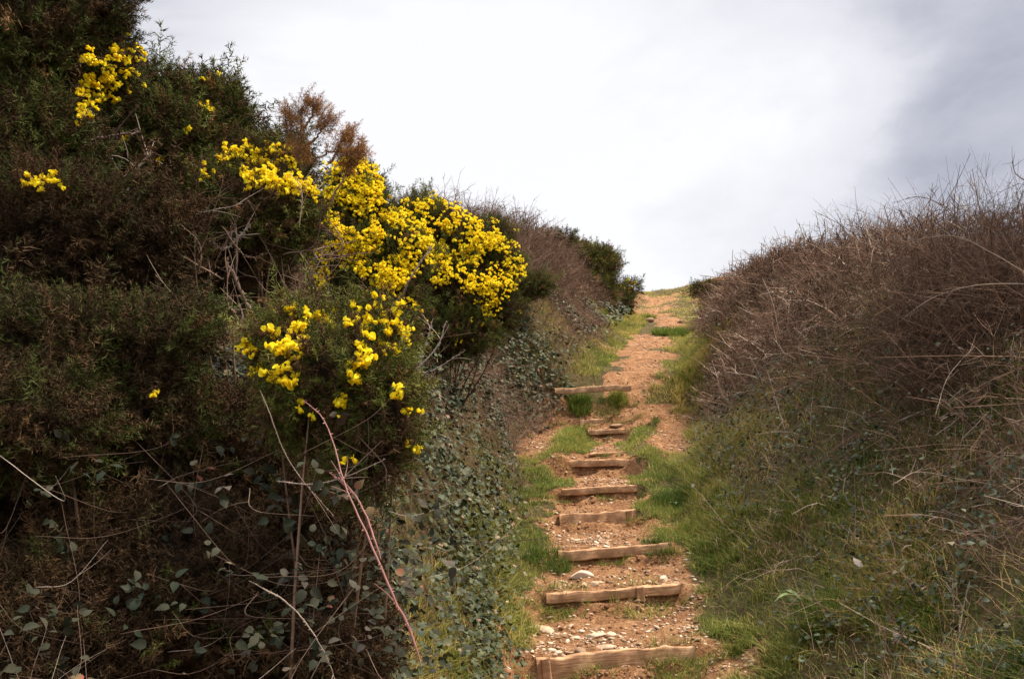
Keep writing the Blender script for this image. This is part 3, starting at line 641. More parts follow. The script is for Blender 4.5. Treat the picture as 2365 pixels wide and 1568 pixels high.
# far bushes: fewer, broader spines
SPF = [sprig_template(s, .22, 7, .06, .010) for s in (4, 5)]
def ico(sub):
    import bmesh
    bm = bmesh.new(); bmesh.ops.create_icosphere(bm, subdivisions=sub, radius=1)
    V = np.array([v.co[:] for v in bm.verts]); F = np.array([[v.index for v in f.verts] for f in bm.faces]); bm.free(); return V, F
def flower_template():
    """pea flower about 2 cm: upright banner, two wings round a keel"""
    V, F, T = [], [], []
    def fan(c, pts, t0, t1):
        b = len(V); V.append(c); V.extend(pts); T.append(t0); T.extend([t1] * len(pts))
        for i in range(len(pts) - 1): F.append([b, b + 1 + i, b + 2 + i])
    r = [np.array([math.cos(a) * .0075, .001 + .007 * abs(math.cos(a)) - .003 * math.sin(a), .008 + math.sin(a) * (.009 + .002 * abs(math.cos(a)))]) for a in np.linspace(-.6, math.pi + .6, 8)]
    fan(np.array([0, -.001, .0]), r, -.3, .15)
    for s in (-1, 1):
        r = [np.array([s * (.002 + .004 * math.sin(q)), -.004 - .013 * q / 3.1 * 1.0, .001 + .008 * math.sin(q)]) for q in np.linspace(0, 3.1, 6)]
        r2 = [p * [1, 1, 1] + [0, 0, -.009 * math.sin(q)] for p, q in zip(r, np.linspace(0, 3.1, 6))]
        b = len(V); V.extend(r); V.extend(r2); T.extend([.1] * 6); T.extend([-.15] * 6)
        for i in range(5): F.append([b + i, b + i + 1, b + 7 + i]); F.append([b + i, b + 7 + i, b + 6 + i])
    # yellowish calyx cone
    b = len(V); V.extend([np.array([.003, .004, 0]), np.array([-.003, .004, 0]), np.array([0, .0, .004]), np.array([0, .010, -.004])]); T.extend([-.4] * 4); F.extend([[b, b + 1, b + 3], [b + 1, b + 2, b + 3], [b + 2, b, b + 3]])
    kv, kf = ico(1); kv, kf = kv, kf; b = len(V); V.extend(list(kv * [.0062, .0095, .0068] + [0, -.006, .003])); T.extend(list(-.12 + .25 * kv[:, 2])); F.extend((kf + b).tolist())
    return np.array(V), np.array(F), np.array(T)
FV, FF, FT = flower_template()

ICV, ICF = ico(4)
def make_lobes(spec):
    """spec rows: X, Y, D, RX, RY (photo units), depth factor -> centres, radii (m)"""
    C, A = [], []
    for X, Y, D, rx, ry, *q in spec:
        C.append(at_y(X, Y, D)); k = D / FP; A.append([rx * k, (q[0] if q else .9) * (rx + ry) / 2 * k, ry * k])
    return np.array(C), np.array(A)
def hit_lobes(X, Y, C, A):
    d = ray(X, Y); best = np.full(len(d), 1e9)
    for c, a in zip(C, A):
        o = (EYE - c) / a; dd = d / a; aa = (dd * dd).sum(-1); bb = (o * dd).sum(-1); cc = (o * o).sum() - 1; q = bb * bb - aa * cc
        t = np.where(q > 0, (-bb - np.sqrt(np.maximum(q, 0))) / aa, 1e9); best = np.where((t > 0) & (t < best), t, best)
    ok = best < 1e8; return EYE + d * best[:, None], ok
def gorse(label, base, spec, dens=750, tone=.5, brown=0.0, brown_z=None, flowers=(), rnd_flowers=0, per=3, core=.74, far=False, stems=10, srad=.008, fscale=1.0, fnoise=.0, extra=None, sprig=1.0, group=None, min_D=None):
    C, A = make_lobes(spec); base = np.array(base, float)
    root = thing("gorse_bush", base, label, "gorse bush", group)
    fo, wood = MB(), MB(); tips = []
    for c, a in zip(C, A):
        area = 4 * math.pi * ((a[0] * a[1]) ** 1.6 / 3 + (a[0] * a[2]) ** 1.6 / 3 + (a[1] * a[2]) ** 1.6 / 3) ** (1 / 1.6)
        n = int(dens * area * (.9 if far else 1.35)); u = norm(R.normal(size=(n, 3))); rad = np.where(R.random(n) < .62, 1 - .30 * R.random(n) ** 1.5, core * R.uniform(.96, 1.12, n) + (.0 if core else .7))
        clump = fbm(*(c + u * a).T * (1.6 if far else 6.0), 17); rad = rad * (.90 + .26 * (clump - .5) * 2)
        P = c + u * a * rad[:, None]
        keep = R.random(n) < .30 + smooth(.34, .50, clump)
        for c2, a2 in zip(C, A):
            if c2 is c: continue
            keep &= (((P - c2) / a2) ** 2).sum(-1) > .42
        P, u, rad, clump = P[keep], u[keep], rad[keep], clump[keep]; n = len(P)
        lead = (R.random(n) < .10) & (rad > .84); P = P + (u * a.mean() * .10 + [0, 0, .02]) * lead[:, None]
        d = norm(norm(u / a * a.mean()) * .9 + np.array([0, 0, .55]) + R.normal(0, .40, (n, 3)))
        tn = np.clip(tone + (clump - .5) * .9 + R.normal(0, .10, n) + .18 * (rad - .85), 0, 1)
        ub = brown + (0 if brown_z is None else smooth(brown_z[0], brown_z[1], P[:, 2])); isb = R.random(n) < ub + (clump < .34) * .35 + (rad < core * 1.15) * .3
        sc = R.uniform(.7, 1.25, n) * sprig * np.where(lead, 1.7, 1.0); M = frames(d, R.uniform(0, 6.28, n)) * sc[:, None, None]; T = SPF if far else SPR
        pick = R.integers(0, len(T), n)
        for q, (tv, tf, tt) in enumerate(T):
            for b in (0, 1):
                k = (pick == q) & (isb == bool(b)); fo.inst(tv, tf, M[k], P[k], tn[k] if not b else np.clip(tn[k] * .8 + .05, 0, 1), b, tt)
        if core:
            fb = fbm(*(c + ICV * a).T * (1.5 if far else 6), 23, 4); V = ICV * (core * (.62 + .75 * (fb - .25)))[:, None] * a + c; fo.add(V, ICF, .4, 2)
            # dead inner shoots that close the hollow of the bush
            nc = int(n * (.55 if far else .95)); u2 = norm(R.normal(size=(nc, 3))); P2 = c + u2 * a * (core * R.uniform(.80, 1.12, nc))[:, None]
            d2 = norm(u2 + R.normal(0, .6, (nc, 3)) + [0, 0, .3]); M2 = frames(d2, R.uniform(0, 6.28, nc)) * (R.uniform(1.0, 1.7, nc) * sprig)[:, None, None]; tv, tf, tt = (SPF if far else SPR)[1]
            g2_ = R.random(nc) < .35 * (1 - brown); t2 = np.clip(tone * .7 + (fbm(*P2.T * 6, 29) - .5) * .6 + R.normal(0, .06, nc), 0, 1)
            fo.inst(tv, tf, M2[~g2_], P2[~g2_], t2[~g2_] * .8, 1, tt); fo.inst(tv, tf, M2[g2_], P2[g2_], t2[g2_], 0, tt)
        tips.append((P, d))
    if extra: extra(fo, wood)
    # stems from the root fork up into every lobe
    for c, a in zip(C, A):
        for _ in range(max(1, stems // len(C))):
            e_ = c + norm(R.normal(size=3)) * a * .6; s = np.linspace(0, 1, 8)[:, None]; b0 = base + np.append(R.normal(0, .05, 2), -.05)
            mid = (b0 + e_) / 2 + R.normal(0, .12, 3); Q = b0 * (1 - s) ** 2 + 2 * mid * s * (1 - s) + e_ * s ** 2; wood.tubes(Q[None], (srad * (1 - .75 * s[:, 0]))[None] * (3 if far else 1), [R.uniform(.0, .6)], k=6)
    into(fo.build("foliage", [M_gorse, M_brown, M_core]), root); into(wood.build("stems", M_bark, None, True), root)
    # flowers
    fl = MB(); FP_, FN = [], []
    for f_ in flowers:
        if f_[0] == "pts":
            X = np.array([p[0] for p in f_[1]], float); Y = np.array([p[1] for p in f_[1]], float)
            if len(f_) > 2: X = X + R.normal(0, f_[2], len(X)); Y = Y + R.normal(0, f_[2], len(X))
        else:   # ("area", X, Y, rx, ry, n, noise threshold)
            _, cx_, cy_, rx, ry, n, th = f_[:7]; a = R.uniform(0, 6.28, n * 2); r_ = np.sqrt(R.random(n * 2)); X = cx_ + rx * r_ * np.cos(a); Y = cy_ + ry * r_ * np.sin(a)
            cl = .55 * fbm(X / 26, Y / 26, 3, 41) + .45 * fbm(X / 60, Y / 60, 3, 47); k = cl > th + .05; X, Y = X[k][:n], Y[k][:n]
        p, ok = hit_lobes(X, Y, C, A); p = p[ok]
        for c, a in zip(C, A): pass
        FP_.append(p); 
    if rnd_flowers:
        for P, d in tips:
            cl = fbm(*P.T * (1.2 if far else 5), 43); k = (cl > .56) & (R.random(len(P)) < rnd_flowers) & (P[:, 2] > C[:, 2].min() - .1); FP_.append(P[k])
    if FP_:
        p = np.concatenate(FP_)
        if len(p):
            q = np.repeat(p, per, 0); n = len(q); jit = R.normal(0, .011 * fscale * (1.5 if per == 2 else 1), (n, 3)); outd = norm(q - C[np.argmin(((q[:, None] - C[None]) ** 2).sum(-1), 1)])
            q = q + jit + outd * R.uniform(-.01, .04, (n, 1)); d = norm(outd + [0, 0, .5] + R.normal(0, .5, (n, 3))); M = frames(d, R.uniform(0, 6.28, n)) * (fscale * R.uniform(.8, 1.3, n))[:, None, None]
            fl.inst(FV, FF, M, q, np.clip(R.normal(.74, .15, n), 0, 1), 0, FT); into(fl.build("blossom", M_flower), root)
    return root, C, A

def gz(x, y): return float(H(x, y, False))
def basept(X, D, dx=0):
    x = float(at_y(X, 800, D)[0]) + dx; return (x, D, gz(x, D))
# --- tall dark gorse, top left
gorse("tall dark gorse bush filling the top left corner, with yellow sprays at its right edge", basept(60, 3.5),
      [(70, 90, 3.4, 215, 200), (215, 130, 3.5, 95, 120), (60, 380, 3.3, 200, 190), (240, 20, 3.4, 60, 50), (-130, 250, 3.5, 200, 300)], 1300, .34, .20, core=.62, fscale=.95,
      flowers=[("pts", [(288, 85), (300, 100), (296, 118), (308, 135), (318, 150), (290, 150), (270, 150), (262, 165), (250, 185), (232, 175), (240, 165), (225, 190), (205, 185), (212, 190), (245, 205), (238, 212), (310, 128), (250, 170), (262, 190), (280, 140),
                        (175, 258), (185, 262), (195, 255), (210, 250), (225, 245), (180, 275), (172, 292), (215, 270), (190, 240)], 4), ("area", 250, 170, 70, 60, 30, .4)])
def spray(path, fo, wood, D0, ns=46, tn=.5, b=1, sc=.72, rad=.006):
    Q = at_y(np.array([p[0] for p in path], float), np.array([p[1] for p in path], float), np.array([p[2] if len(p) > 2 else D0 for p in path], float))
    t = np.linspace(0, 1, len(Q)); s = np.linspace(0, 1, 20); S_ = np.stack([np.interp(s, t, Q[:, i]) for i in range(3)], -1); S_ += R.normal(0, .003, S_.shape)
    wood.tubes(S_[None], (rad * (1 - .7 * s))[None], [.6], k=6)
    ns = int(ns * 1.8); u = R.uniform(.5, 1, ns); P = np.stack([np.interp(u, t, Q[:, i]) for i in range(3)], -1) + R.normal(0, .016, (ns, 3)); T = norm(Q[-1] - Q[0]); d = norm(T * .8 + R.normal(0, .7, (ns, 3)) + [0, 0, .35])
    M = frames(d, R.uniform(0, 6.28, ns)) * (sc * R.uniform(.6, 1.1, ns))[:, None, None]; tv, tf, tt = SPR[0]; fo.inst(tv, tf, M, P, np.clip(R.normal(tn, .1, ns), 0, 1), b, tt)
# --- rounded green gorse beside it
gorse("rounded dark green gorse bush, its dome against the sky beside the tallest bush", basept(400, 4.1),
      [(345, 260, 4.0, 120, 112), (462, 238, 4.0, 92, 54), (515, 268, 3.95, 52, 48), (400, 350, 3.9, 170, 130), (540, 300, 4.0, 40, 35)], 1400, .58, .06, core=.62, fscale=.95,
      flowers=[("pts", [(435, 183), (462, 188), (492, 190), (478, 252), (480, 256), (423, 297), (382, 375), (238, 345), (232, 378), (345, 412), (360, 430), (368, 445), (352, 452), (380, 455), (366, 462), (285, 325), (300, 322)], 3)])
# --- middle gorse with blossom bands and rusty spray
def mid_extra(fo, wood):
    spray([(735, 520), (700, 440), (690, 350), (700, 245)], fo, wood, 3.6, 60, .75); spray([(690, 380), (672, 300), (668, 262)], fo, wood, 3.6, 34, .7)
    spray([(690, 350), (740, 310), (752, 275)], fo, wood, 3.6, 40, .75); spray([(735, 520), (800, 400), (830, 345)], fo, wood, 3.65, 46, .8)
    spray([(690, 395), (760, 350), (840, 352)], fo, wood, 3.62, 46, .8); spray([(700, 300), (725, 262), (722, 245)], fo, wood, 3.6, 30, .7); spray([(760, 380), (790, 330), (808, 318)], fo, wood, 3.62, 36, .8)
band1 = [(x, 372 + 14 * math.sin(x / 23) + (12 if x > 640 else 0)) for x in range(500, 690, 5)] + [(x, 392 + 10 * math.sin(x / 11)) for x in range(540, 640, 9)] + [(x, 358) for x in range(530, 660, 9)]
band2 = [(x, 412 + (x - 570) * .22 + 6 * math.sin(x / 9)) for x in range(568, 722, 4)] + [(x, 428 + (x - 590) * .15) for x in range(580, 700, 8)] + [(x, 402) for x in range(590, 680, 9)]
gorse("gorse bush with two bands of dense blossom and a rusty dead spray above", basept(620, 3.9),
      [(610, 395, 3.85, 115, 62), (560, 372, 3.9, 70, 40), (630, 500, 3.6, 118, 100), (640, 352, 4.1, 80, 28), (510, 470, 3.7, 90, 90)], 1250, .60, .15, core=.62, extra=mid_extra, fscale=.95,
      flowers=[("pts", band1, 5), ("pts", band2, 5), ("pts", [(480, 400), (490, 405), (555, 325), (560, 320), (580, 345), (470, 410), (700, 440), (715, 452)], 4)])
# --- conical, heavily flowered
gorse("conical gorse bush thick with yellow blossom, its round top standing against the sky", basept(820, 6.6),
      [(815, 425, 6.4, 62, 58), (825, 480, 6.4, 82, 75), (800, 570, 6.3, 90, 95), (900, 590, 6.4, 100, 90), (850, 660, 6.3, 120, 70), (925, 690, 6.3, 65, 60), (760, 520, 6.4, 50, 60)], 950, .55, .10, core=.58, per=2, fscale=1.15,
      flowers=[("area", 818, 430, 70, 68, 275, 0.33), ("area", 800, 510, 95, 85, 201, 0.39), ("area", 780, 590, 70, 70, 91, 0.43), ("area", 895, 580, 110, 95, 275, 0.41), ("area", 930, 680, 60, 60, 91, 0.43), ("area", 850, 650, 110, 60, 91, 0.47)], rnd_flowers=.08)
gorse("broad gorse bush sloping down to the right with heavy yellow blossom over its crown", basept(1050, 8.6),
      [(960, 500, 8.4, 70, 50), (1000, 540, 8.3, 100, 75), (1080, 580, 8.3, 90, 75), (1150, 620, 8.3, 55, 60), (1060, 680, 8.2, 130, 85), (980, 640, 8.2, 90, 80), (1130, 545, 9.0, 55, 40), (1040, 770, 8.1, 130, 70), (1150, 720, 8.3, 60, 60)], 750, .52, .20, core=.58, per=2, fscale=1.25,
      flowers=[("area", 985, 520, 100, 60, 213, 0.37), ("area", 1060, 560, 100, 50, 168, 0.37), ("area", 1130, 620, 75, 80, 213, 0.39), ("area", 1125, 690, 35, 40, 36, 0.37), ("area", 1050, 610, 80, 50, 56, 0.47), ("area", 1110, 512, 45, 16, 24, 0.27), ("area", 970, 610, 60, 80, 83, 0.45)], rnd_flowers=.05)
# --- small green one further right on the bank
gorse("low green gorse bush with few flowers at the foot of the bare thicket", basept(1230, 16.5),
      [(1215, 660, 16, 75, 35), (1150, 690, 15.8, 60, 45), (1180, 610, 16.6, 40, 30)], 600, .6, .1, core=.55, rnd_flowers=.03, fscale=1.5, sprig=1.2)
# --- near bush in front
fr = [(580, 735), (572, 738), (590, 730), (625, 727), (680, 712), (684, 718), (672, 728), (709, 740), (718, 738), (700, 752), (682, 770), (695, 765), (686, 788), (706, 782), (640, 780), (635, 806), (652, 808), (666, 818), (672, 800), (660, 828), (676, 812), (697, 818),
      (574, 820), (584, 812), (582, 795), (600, 808), (580, 858), (606, 848), (601, 845), (612, 835), (640, 868), (648, 865), (679, 858), (682, 870), (679, 885), (775, 742), (768, 752), (782, 738), (764, 745), (778, 758), (820, 727), (835, 702), (862, 700), (866, 715),
      (850, 760), (842, 752), (860, 758), (900, 745), (890, 752), (908, 735), (915, 712), (925, 760), (918, 768), (788, 776), (835, 798), (820, 835), (838, 828), (825, 845), (845, 838), (890, 804), (908, 802), (928, 722), (882, 785), (810, 872), (805, 868), (780, 926), (792, 924), (714, 932), (530, 858), (545, 870),
      (918, 910), (942, 955), (948, 1024), (955, 1060), (922, 1138), (806, 1068), (900, 770), (880, 720), (960, 792)]
gorse("near gorse bush with large scattered yellow blossoms in front of the branchy gap", basept(790, 2.6),
      [(690, 790, 2.5, 120, 75), (860, 780, 2.5, 95, 75), (770, 860, 2.4, 150, 100), (880, 950, 2.4, 88, 135), (840, 1060, 2.4, 100, 110), (720, 940, 2.45, 130, 110)], 1700, .74, .0, core=.64, fscale=.86, flowers=[("pts", fr, 2), ("pts", fr[::2], 9)], sprig=.72)
# --- dark brown mass on the left
gorse("dark brown half dead gorse bush at the left edge below the tall one", basept(120, 2.9),
      [(100, 560, 3.1, 240, 190), (330, 560, 3.3, 150, 150), (470, 620, 3.6, 110, 110), (-60, 800, 2.9, 200, 240), (560, 620, 4.2, 120, 100)], 1000, .18, .62, core=.62, stems=14, fscale=.9, flowers=[("pts", [(75, 428), (95, 410), (110, 412), (130, 420), (100, 432), (118, 432), (85, 440), (60, 425)], 3)])
gorse("low dark green gorse bush at the left edge below the dead brown growth", basept(200, 2.4),
      [(110, 800, 2.5, 170, 110), (330, 790, 2.6, 150, 90), (430, 750, 2.7, 80, 60), (60, 980, 2.3, 200, 130), (330, 960, 2.6, 150, 120)], 1500, .30, .22, core=.64, sprig=.8,
      fscale=.8, flowers=[("pts", [(357, 920)], 1)])
# --- skyline gorse by the path
gorse("dark rounded gorse bush on the skyline where the path tops out", basept(1400, 28),
      [(1385, 605, 27.5, 42, 34), (1350, 605, 28, 38, 34), (1390, 665, 27.3, 36, 44), (1350, 680, 27.3, 40, 44), (1412, 615, 27.3, 18, 24), (1330, 575, 28.3, 26, 14)], 260, .65, .18, core=.62, far=True, rnd_flowers=.03, fscale=3.5)
gorse("small yellow flecked gorse bush right of the skyline gorse", basept(1455, 30),
      [(1455, 668, 30, 24, 18), (1445, 700, 29.5, 14, 22)], 260, .6, .15, core=.6, far=True, rnd_flowers=.3, fscale=3.5)
gorse("low yellow flowered gorse on the grassy crest right of the path", basept(1650, 30),
      [(1640, 672, 30, 50, 14)], 260, .55, .2, core=.5, far=True, rnd_flowers=.1, fscale=3.0)
gorse("rusty gorse bush in the bare thicket along the left skyline", basept(1290, 26),
      [(1300, 552, 26, 34, 14), (1250, 545, 26, 20, 8)], 260, .5, .5, core=.5, far=True, rnd_flowers=.05, fscale=3.0)

# ------------------------------------------------------------------ small plants and leaves on the right verge
M_dock = mat_tone("pale green dock leaf", [(0, (.07, .12, .03)), (.5, (.16, .25, .08)), (1, (.30, .38, .16))], .5, trans=.2, noise=.4, scale=50)
M_dead = mat_tone("dead grey leaf", [(0, (.10, .08, .065)), (1, (.42, .36, .31))], .85, spec=.15, noise=.6, scale=60)
def dock(X, Y, n, L, lab):
    p = hit_ground(X, Y); root = thing("dock_plant", (p[0], p[1], gz(p[0], p[1])), lab, "plant", "broad leaved plants in the right verge")
    for i in range(n):
        a = i * 2.4 + R.uniform(-.3, .3); l = L * R.uniform(.7, 1.2); t = np.linspace(0, 1, 9); d = np.array([math.cos(a), math.sin(a), 0]); sd_ = np.array([-math.sin(a), math.cos(a), 0])
        mid = d * (t * l)[:, None] + np.array([0, 0, 1]) * (l * (.75 * t - .75 * t ** 2.2))[:, None] + [0, 0, .05]; wd_ = l * .13 * np.sin(np.pi * np.clip(t, 0.03, .98) ** .8) * (1 + .12 * np.sin(t * 30)); fold = np.array([0, 0, .35])
        V = np.concatenate([mid, mid + (sd_ + fold) * wd_[:, None], mid + (-sd_ + fold) * wd_[:, None]]); F = []
        for q in range(8): F += [[q, q + 1, 10 + q, 9 + q], [q + 1, q, 18 + q, 19 + q]]
        mb = MB(); mb.add(V, F, np.concatenate([np.full(9, .8), np.full(18, .45)])); mb.build("leaf", M_dock, root, True)
dock(1850, 1405, 7, .17, "pale green broad leaved dock in the shaded lower right verge")
dock(1500, 1250, 5, .07, "small bright green weed beside the right end of the third board")
dock(1560, 1175, 6, .08, "leafy weed in the grass right of the square stake")
def dead_leaf(X, Y, L, tn, lab, nm="dead_leaf"):
    d = hit_ground(X, Y); mb = MB(); put_leaves(mb, np.zeros((1, 3)), np.array([[.1, -.7, .8]]), np.array([L]), np.array([tn]), "bramble", .1)
    o = mb.build(nm, M_dead, None, True); o.location = (d[0], d[1] - .06, gz(d[0], d[1]) + .10); tag(o, lab, "leaf", "dead leaves caught in the right verge")
dead_leaf(1980, 1345, .075, .8, "big pale grey dead leaf lying in the dark grass right of the dock")
dead_leaf(2110, 1385, .055, .35, "dull brown dead leaf farther right in the dark verge")
dead_leaf(1600, 1140, .050, .7, "greyish curled leaf at the edge of the verge right of the fifth step")
dead_leaf(2060, 1500, .06, .2, "dark dead leaf low in the shaded grass at the lower right")
# ------------------------------------------------------------------ canes and bramble bushes
def cane_pts(path, D0, n=26):
    Q = at_y(np.array([p[0] for p in path], float), np.array([p[1] for p in path], float), np.array([p[2] if len(p) > 2 else D0 for p in path], float))
    # Catmull-Rom through the given points
    E = np.concatenate([[2 * Q[0] - Q[1]], Q, [2 * Q[-1] - Q[-2]]]); o = []
    m = len(Q) - 1
    for u in np.linspace(0, m - 1e-6, n):
        i = int(u); t = u - i; a, b, c, d = E[i], E[i + 1], E[i + 2], E[i + 3]
        o.append(.5 * (2 * b + (c - a) * t + (2 * a - 5 * b + 4 * c - d) * t * t + (3 * b - a - 3 * c + d) * t ** 3))
    return np.array(o)
def cane_mesh(mb, Q, r, tone, thorns=True, twigs=0):
    n = len(Q); s = np.linspace(0, 1, n); Q = Q + R.normal(0, r * .25, Q.shape); mb.tubes(Q[None], (r * (1 - .70 * s) * np.minimum(1, .25 + s * 7))[None], [tone], k=6)
    if thorns:
        m = n * 2; i = R.integers(0, n - 1, m); p = Q[i] + (Q[i + 1] - Q[i]) * R.random(m)[:, None]; T = norm(Q[i + 1] - Q[i]); sd_ = norm(np.cross(T, R.normal(size=(m, 3)))); l = r * 2.6
        V = np.stack([p - T * r * .6, p + T * r * .6, p + sd_ * l - T * r * .8], 1).reshape(-1, 3); mb.add(V, np.arange(m * 3).reshape(-1, 3), min(1, tone + .1))
    for _ in range(twigs):
        i = R.integers(n // 4, n - 2); T = norm(Q[i + 1] - Q[i]); d = norm(T + R.normal(0, .6, 3)); l = R.uniform(.05, .14); ss = np.linspace(0, 1, 5)[:, None]
        mb.tubes((Q[i] + d * l * ss + R.normal(0, .2, 3) * l * ss ** 2)[None], (r * .45 * (1 - .6 * ss[:, 0]))[None], [tone], k=4)
def cane(path, D, r, label, tone=.6, mat=None, group=None, twigs=2, name="bramble_cane", rev=False):
    Q = cane_pts(path, D); Q = Q[::-1].copy() if rev else Q; o0 = Q[0].copy(); mb = MB(); cane_mesh(mb, Q - o0, r, tone, True, twigs); o = mb.build(name, mat or M_cane, None, True); o.location = o0
    return tag(o, label, "bramble cane" if "cane" in name else "branch", group)
cane([(700, 925, 2.15), (745, 965, 2.1), (775, 1040, 2.05), (800, 1130, 2.0), (850, 1240, 1.95), (905, 1370, 1.9), (945, 1450, 1.88), (975, 1540, 1.85)], 2, .0033, "long reddish thorny cane arching from the near gorse down to the bottom", .45, M_red, twigs=3, rev=True)
cane([(760, 1090, 2.1), (810, 1130, 2.05), (845, 1190, 2.0), (880, 1290, 1.95)], 2, .003, "short reddish cane joining the long thorny cane from the left", .4, M_red, rev=True)
cane([(575, 1340, 1.9), (660, 1390, 1.88), (715, 1450, 1.86), (760, 1530, 1.85), (780, 1600, 1.85)], 1.9, .0018, "thin orange tinted cane bending down near the bottom left of the pink cane", .7)
cane([(600, 900, 2.2), (625, 960, 2.2), (655, 1040, 2.2), (700, 1110, 2.15), (770, 1190, 2.1)], 2.2, .0016, "straight pale cane falling across the shade left of the near gorse", .6)
cane([(640, 1110, 2.1), (720, 1118, 2.1), (800, 1100, 2.08), (890, 1060, 2.05)], 2.1, .0020, "pale twig crossing behind the pink cane to the near gorse", .7)
cane([(955, 860, 3.0), (985, 790, 3.0), (1000, 735, 3.0)], 3, .003, "pale upright twig right of the near gorse, the steeper of a pair", .85, name="bare_branch")
cane([(955, 860, 3.0), (1010, 800, 3.0), (1030, 742, 3.0)], 3, .003, "pale forked twig right of the near gorse, the more slanting of a pair", .85, name="bare_branch")
cane([(955, 860, 3.0), (1000, 855, 3.0), (1075, 808, 3.0)], 3, .0026, "low pale twig leaning right from the foot of the twig pair", .7, name="bare_branch")
cane([(480, 555, 3.4), (520, 575, 3.4), (550, 548, 3.4), (580, 520, 3.4)], 3.4, .0055, "gnarled pale branch curving up under the blossom bands", .9, name="bare_branch", twigs=5)
cane([(280, 415, 3.35), (315, 390, 3.35), (335, 368, 3.35), (352, 352, 3.35)], 3.3, .005, "grey white forked branch in the dark hollow of the upper left", .95, name="bare_branch", twigs=6)
cane([(215, 325, 3.0), (260, 315, 3.0), (330, 305, 3.0)], 3.0, .007, "thick dark bare limb jutting out below the corner bush's blossom", .05, name="bare_branch", twigs=3)
cane([(395, 450, 3.3), (440, 490, 3.3), (520, 480, 3.3), (560, 470, 3.3)], 3.3, .003, "long pale bough sagging across the dark gorse at upper left", .7, name="bare_branch", twigs=3)
cane([(520, 600, 3.35), (560, 680, 3.35), (590, 740, 3.3), (610, 800, 3.3)], 3.3, .009, "straight brown leaning stem in the branchy gap behind the near gorse", .35, name="bare_branch", twigs=2)
cane([(470, 700, 3.3), (440, 640, 3.3), (400, 600, 3.3)], 3.3, .004, "pale slanting branch left of the branchy gap", .7, name="bare_branch", twigs=3)
cane([(920, 700, 4.3), (955, 630, 4.2), (1000, 565, 4.2)], 4.2, .005, "smooth tan stick poking out of the blossom of the broad gorse", .9, name="bare_branch", twigs=0)
# tangled branches in the dark gap
mb = MB()
for _ in range(48):
    X, Y = R.uniform(450, 760), R.uniform(520, 820); a = R.uniform(-1.2, 1.2) + (math.pi / 2 if R.random() < .5 else 0); l = R.uniform(60, 180); c = R.normal(0, 38, 2); D = R.uniform(3.0, 3.6)
    cane_mesh(mb, cane_pts([(X, Y), (X + l * .5 * math.cos(a) + c[0], Y - l * .5 * math.sin(a) + c[1]), (X + l * math.cos(a), Y - l * math.sin(a))], D, 14), .0012 + .0032 * R.random() ** 2, R.uniform(.1, .9), True, 5)
o = mb.build("bare_branches", M_bark, None, True); tag(o, "tangle of bare brown branches filling the gap above the near gorse", None, None, "stuff")

def bramble(label, X, Y, D, rx, ry, ncane, nleaf, rl=.030, tone0=.4, seed=0, leafden=1.0):
    bx_ = float(at_y(X, Y, D + .3)[0]); base = (bx_, D + .3, gz(bx_, D + .3)); root = thing("bramble_bush", base, label, "bramble bush", "bramble bushes on the left bank")
    st, lf = MB(), MB()
    for i in range(ncane):
        X0, Y0 = X + R.uniform(-1, 1) * rx, Y + R.uniform(-1, 1) * ry; a = R.choice([R.uniform(-.9, .5), R.uniform(1.0, 1.9)], p=[.7, .3]); l = R.uniform(120, 330); c = R.normal(0, 55, 2); Dd = D + R.uniform(-.25, .3)
        Q = cane_pts([(X0, Y0), (X0 + .5 * l * math.cos(a) + c[0], Y0 + .5 * l * math.sin(a) + abs(c[1])), (X0 + l * math.cos(a), Y0 + l * math.sin(a) * .8)], Dd, 18); Q[:, 1] += np.linspace(0, R.normal(0, .2), 18)
        cane_mesh(st, Q, R.uniform(.0005, .0011), R.choice([.02, .2, .5, .9], p=[.35, .35, .2, .1]), True, 1)
    n = nleaf // 3; Xs = X + R.normal(0, .55, n) * rx; Ys = Y + R.normal(0, .55, n) * ry; Ds = D + R.uniform(-.25, .45, n); P = at_y(Xs, Ys, Ds)
    nr = norm(np.stack([R.normal(.15, .4, n), R.normal(-.5, .4, n), R.normal(.7, .35, n)], -1)); tn = np.clip(R.normal(tone0, .16, n) + (R.random(n) < .10) * .4, 0, 1)
    for k in range(3):     # three leaflets to a leaf
        off = R.normal(0, rl * .55, (n, 3)); put_leaves(lf, P + off, nr, rl * R.uniform(.7, 1.35, n), np.clip(tn + R.normal(0, .05, n), 0, 1), "bramble", .3)
    into(st.build("stems", M_cane, None, True), root); into(lf.build("leaves", M_bleaf), root)
bramble("dark bramble bush under the near gorse, with broad grey green leaves", 700, 1130, 2.25, 210, 170, 16, 130, .025, .32)
bramble("bramble bush in deep shade at the left edge, mostly bare crossing canes", 220, 1200, 2.2, 260, 220, 34, 60, .020, .18)
bramble("bramble bush at the bottom left corner with dull reddish leaves", 150, 1480, 1.9, 250, 150, 18, 100, .022, .25)
bramble("bramble bush at the bottom between the corner and the ivy bank", 600, 1420, 2.05, 260, 170, 26, 170, .020, .22)
bramble("bramble bush beside the pink cane with a few red leaves, above the ivy", 900, 1340, 2.25, 150, 190, 14, 300, .020, .35)
# solid growth behind: old gorse trunks and dead leaf mass on the left bank
gorse("mass of dead brown gorse under the brambles at the lower left", basept(350, 2.7),
      [(150, 1150, 2.75, 300, 200), (520, 1080, 2.85, 200, 190), (350, 1350, 2.5, 330, 220), (100, 1500, 2.3, 300, 200), (700, 1300, 2.75, 170, 200), (700, 1500, 2.55, 220, 160), (-150, 1300, 2.5, 200, 300)], 800, .14, .7, core=.74, stems=14, sprig=.9)
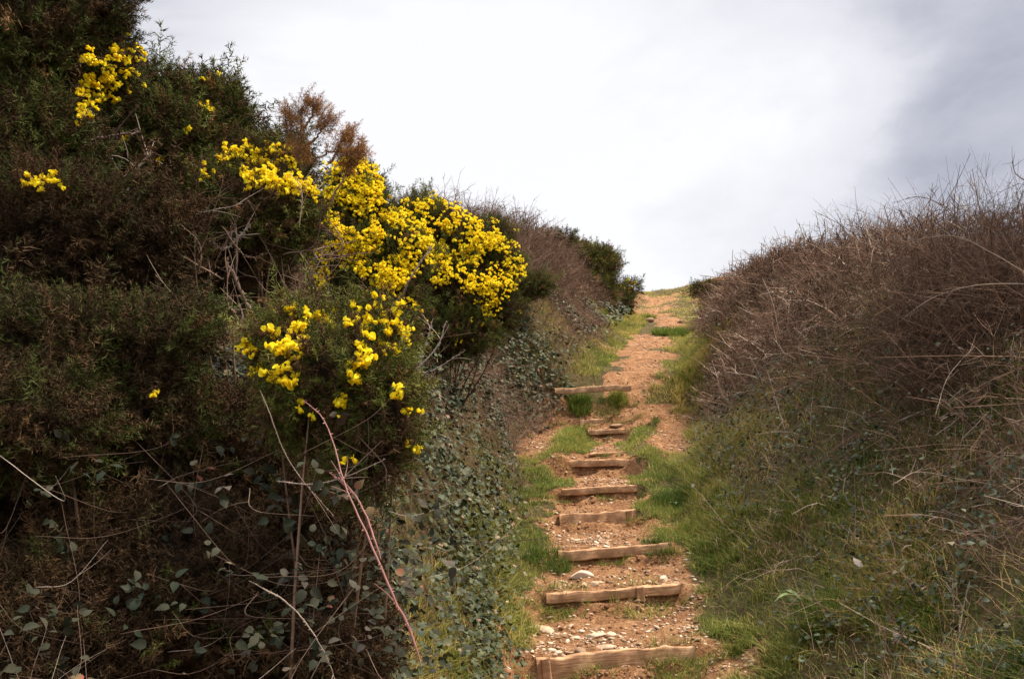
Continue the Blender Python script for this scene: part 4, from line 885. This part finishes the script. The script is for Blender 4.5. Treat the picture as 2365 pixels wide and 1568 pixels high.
# canes on the right thicket
RC = [([(2400, 650, 5.2), (2300, 590, 5.3), (2200, 545, 5.4), (2080, 560, 5.6)], "long pale bough arching left across the upper part of the right thicket"),
      ([(2380, 655, 5.0), (2250, 660, 5.0), (2150, 690, 5.1), (2080, 740, 5.2)], "forked pale bough bending down in the middle of the right thicket"),
      ([(2250, 560, 5.2), (2180, 480, 5.3), (2120, 455, 5.4), (2060, 470, 5.5)], "dark bough arching against the sky above the right thicket"),
      ([(2370, 420, 5.4), (2345, 400, 5.4), (2338, 372, 5.4)], "leafy dark shoot standing above the thicket at the right edge"),
      ([(1985, 560, 6.2), (1965, 520, 6.2), (1955, 490, 6.2)], "short shoot rising from the crest of the right thicket, left of the arching bough"),
      ([(1760, 640, 7.5), (1785, 700, 7.2), (1800, 770, 7.0)], "straw coloured stem hanging down the left shoulder of the right thicket"),
      ([(1770, 850, 6.0), (1800, 950, 5.9), (1815, 1000, 5.8)], "straw coloured stem standing above the grass of the right verge"),
      ([(2160, 960, 4.4), (2190, 870, 4.5), (2250, 800, 4.6)], "thin pale cane curving up through the shaded right thicket"),
      ([(2240, 1340, 3.6), (2225, 1400, 3.6), (2215, 1460, 3.55)], "short upright tan stem in the dark growth near the right edge"),
      ([(2060, 1120, 4.0), (2120, 1090, 4.1), (2210, 1105, 4.1), (2300, 1120, 4.1)], "low pale cane running level over the shaded right growth")]
for i, (p, lab) in enumerate(RC): cane(p, 5, .0032 if i < 4 else .0022, lab, .05 if i in (2, 3) else .62, twigs=6)
mb = MB()
for _ in range(230):
    X, Y = 2360 - 640 * R.random() ** 1.4, R.uniform(560, 1250); 
    if Y < 560 + (1 - (X - 1720) / 640) * 120: continue
    a = R.uniform(-.9, .9) if R.random() < .65 else R.uniform(1.1, 2.0); l = R.uniform(60, 240); c = R.normal(0, 18, 2); d0 = ray(X, Y); tt = np.linspace(3, 16, 400) / d0[1]; P = EYE + d0 * tt[:, None]; zz_ = H(P[:, 0], P[:, 1], False) + .35 * smooth(0, 1, P[:, 0] - cx(P[:, 1]) - 1.2)
    k = int(np.argmax(P[:, 2] < zz_)); 
    if k == 0: continue
    D = float(P[k, 1]) - .05
    cane_mesh(mb, cane_pts([(X, Y), (X + l * .5 * math.cos(a) + c[0], Y + .5 * l * math.sin(a) + c[1]), (X + l * math.cos(a), Y + l * math.sin(a))], D, 16), R.uniform(.0010, .0030) * max(1, D / 6), R.uniform(.35, 1), False, 3)
o = mb.build("pale_canes", M_cane, None, True); tag(o, "many thin pale canes crossing over the right thicket", None, None, "stuff")
print("total verts", sum(len(o.data.vertices) for o in COL.objects if o.type == 'MESH'), "polys", sum(len(o.data.polygons) for o in COL.objects if o.type == 'MESH'))
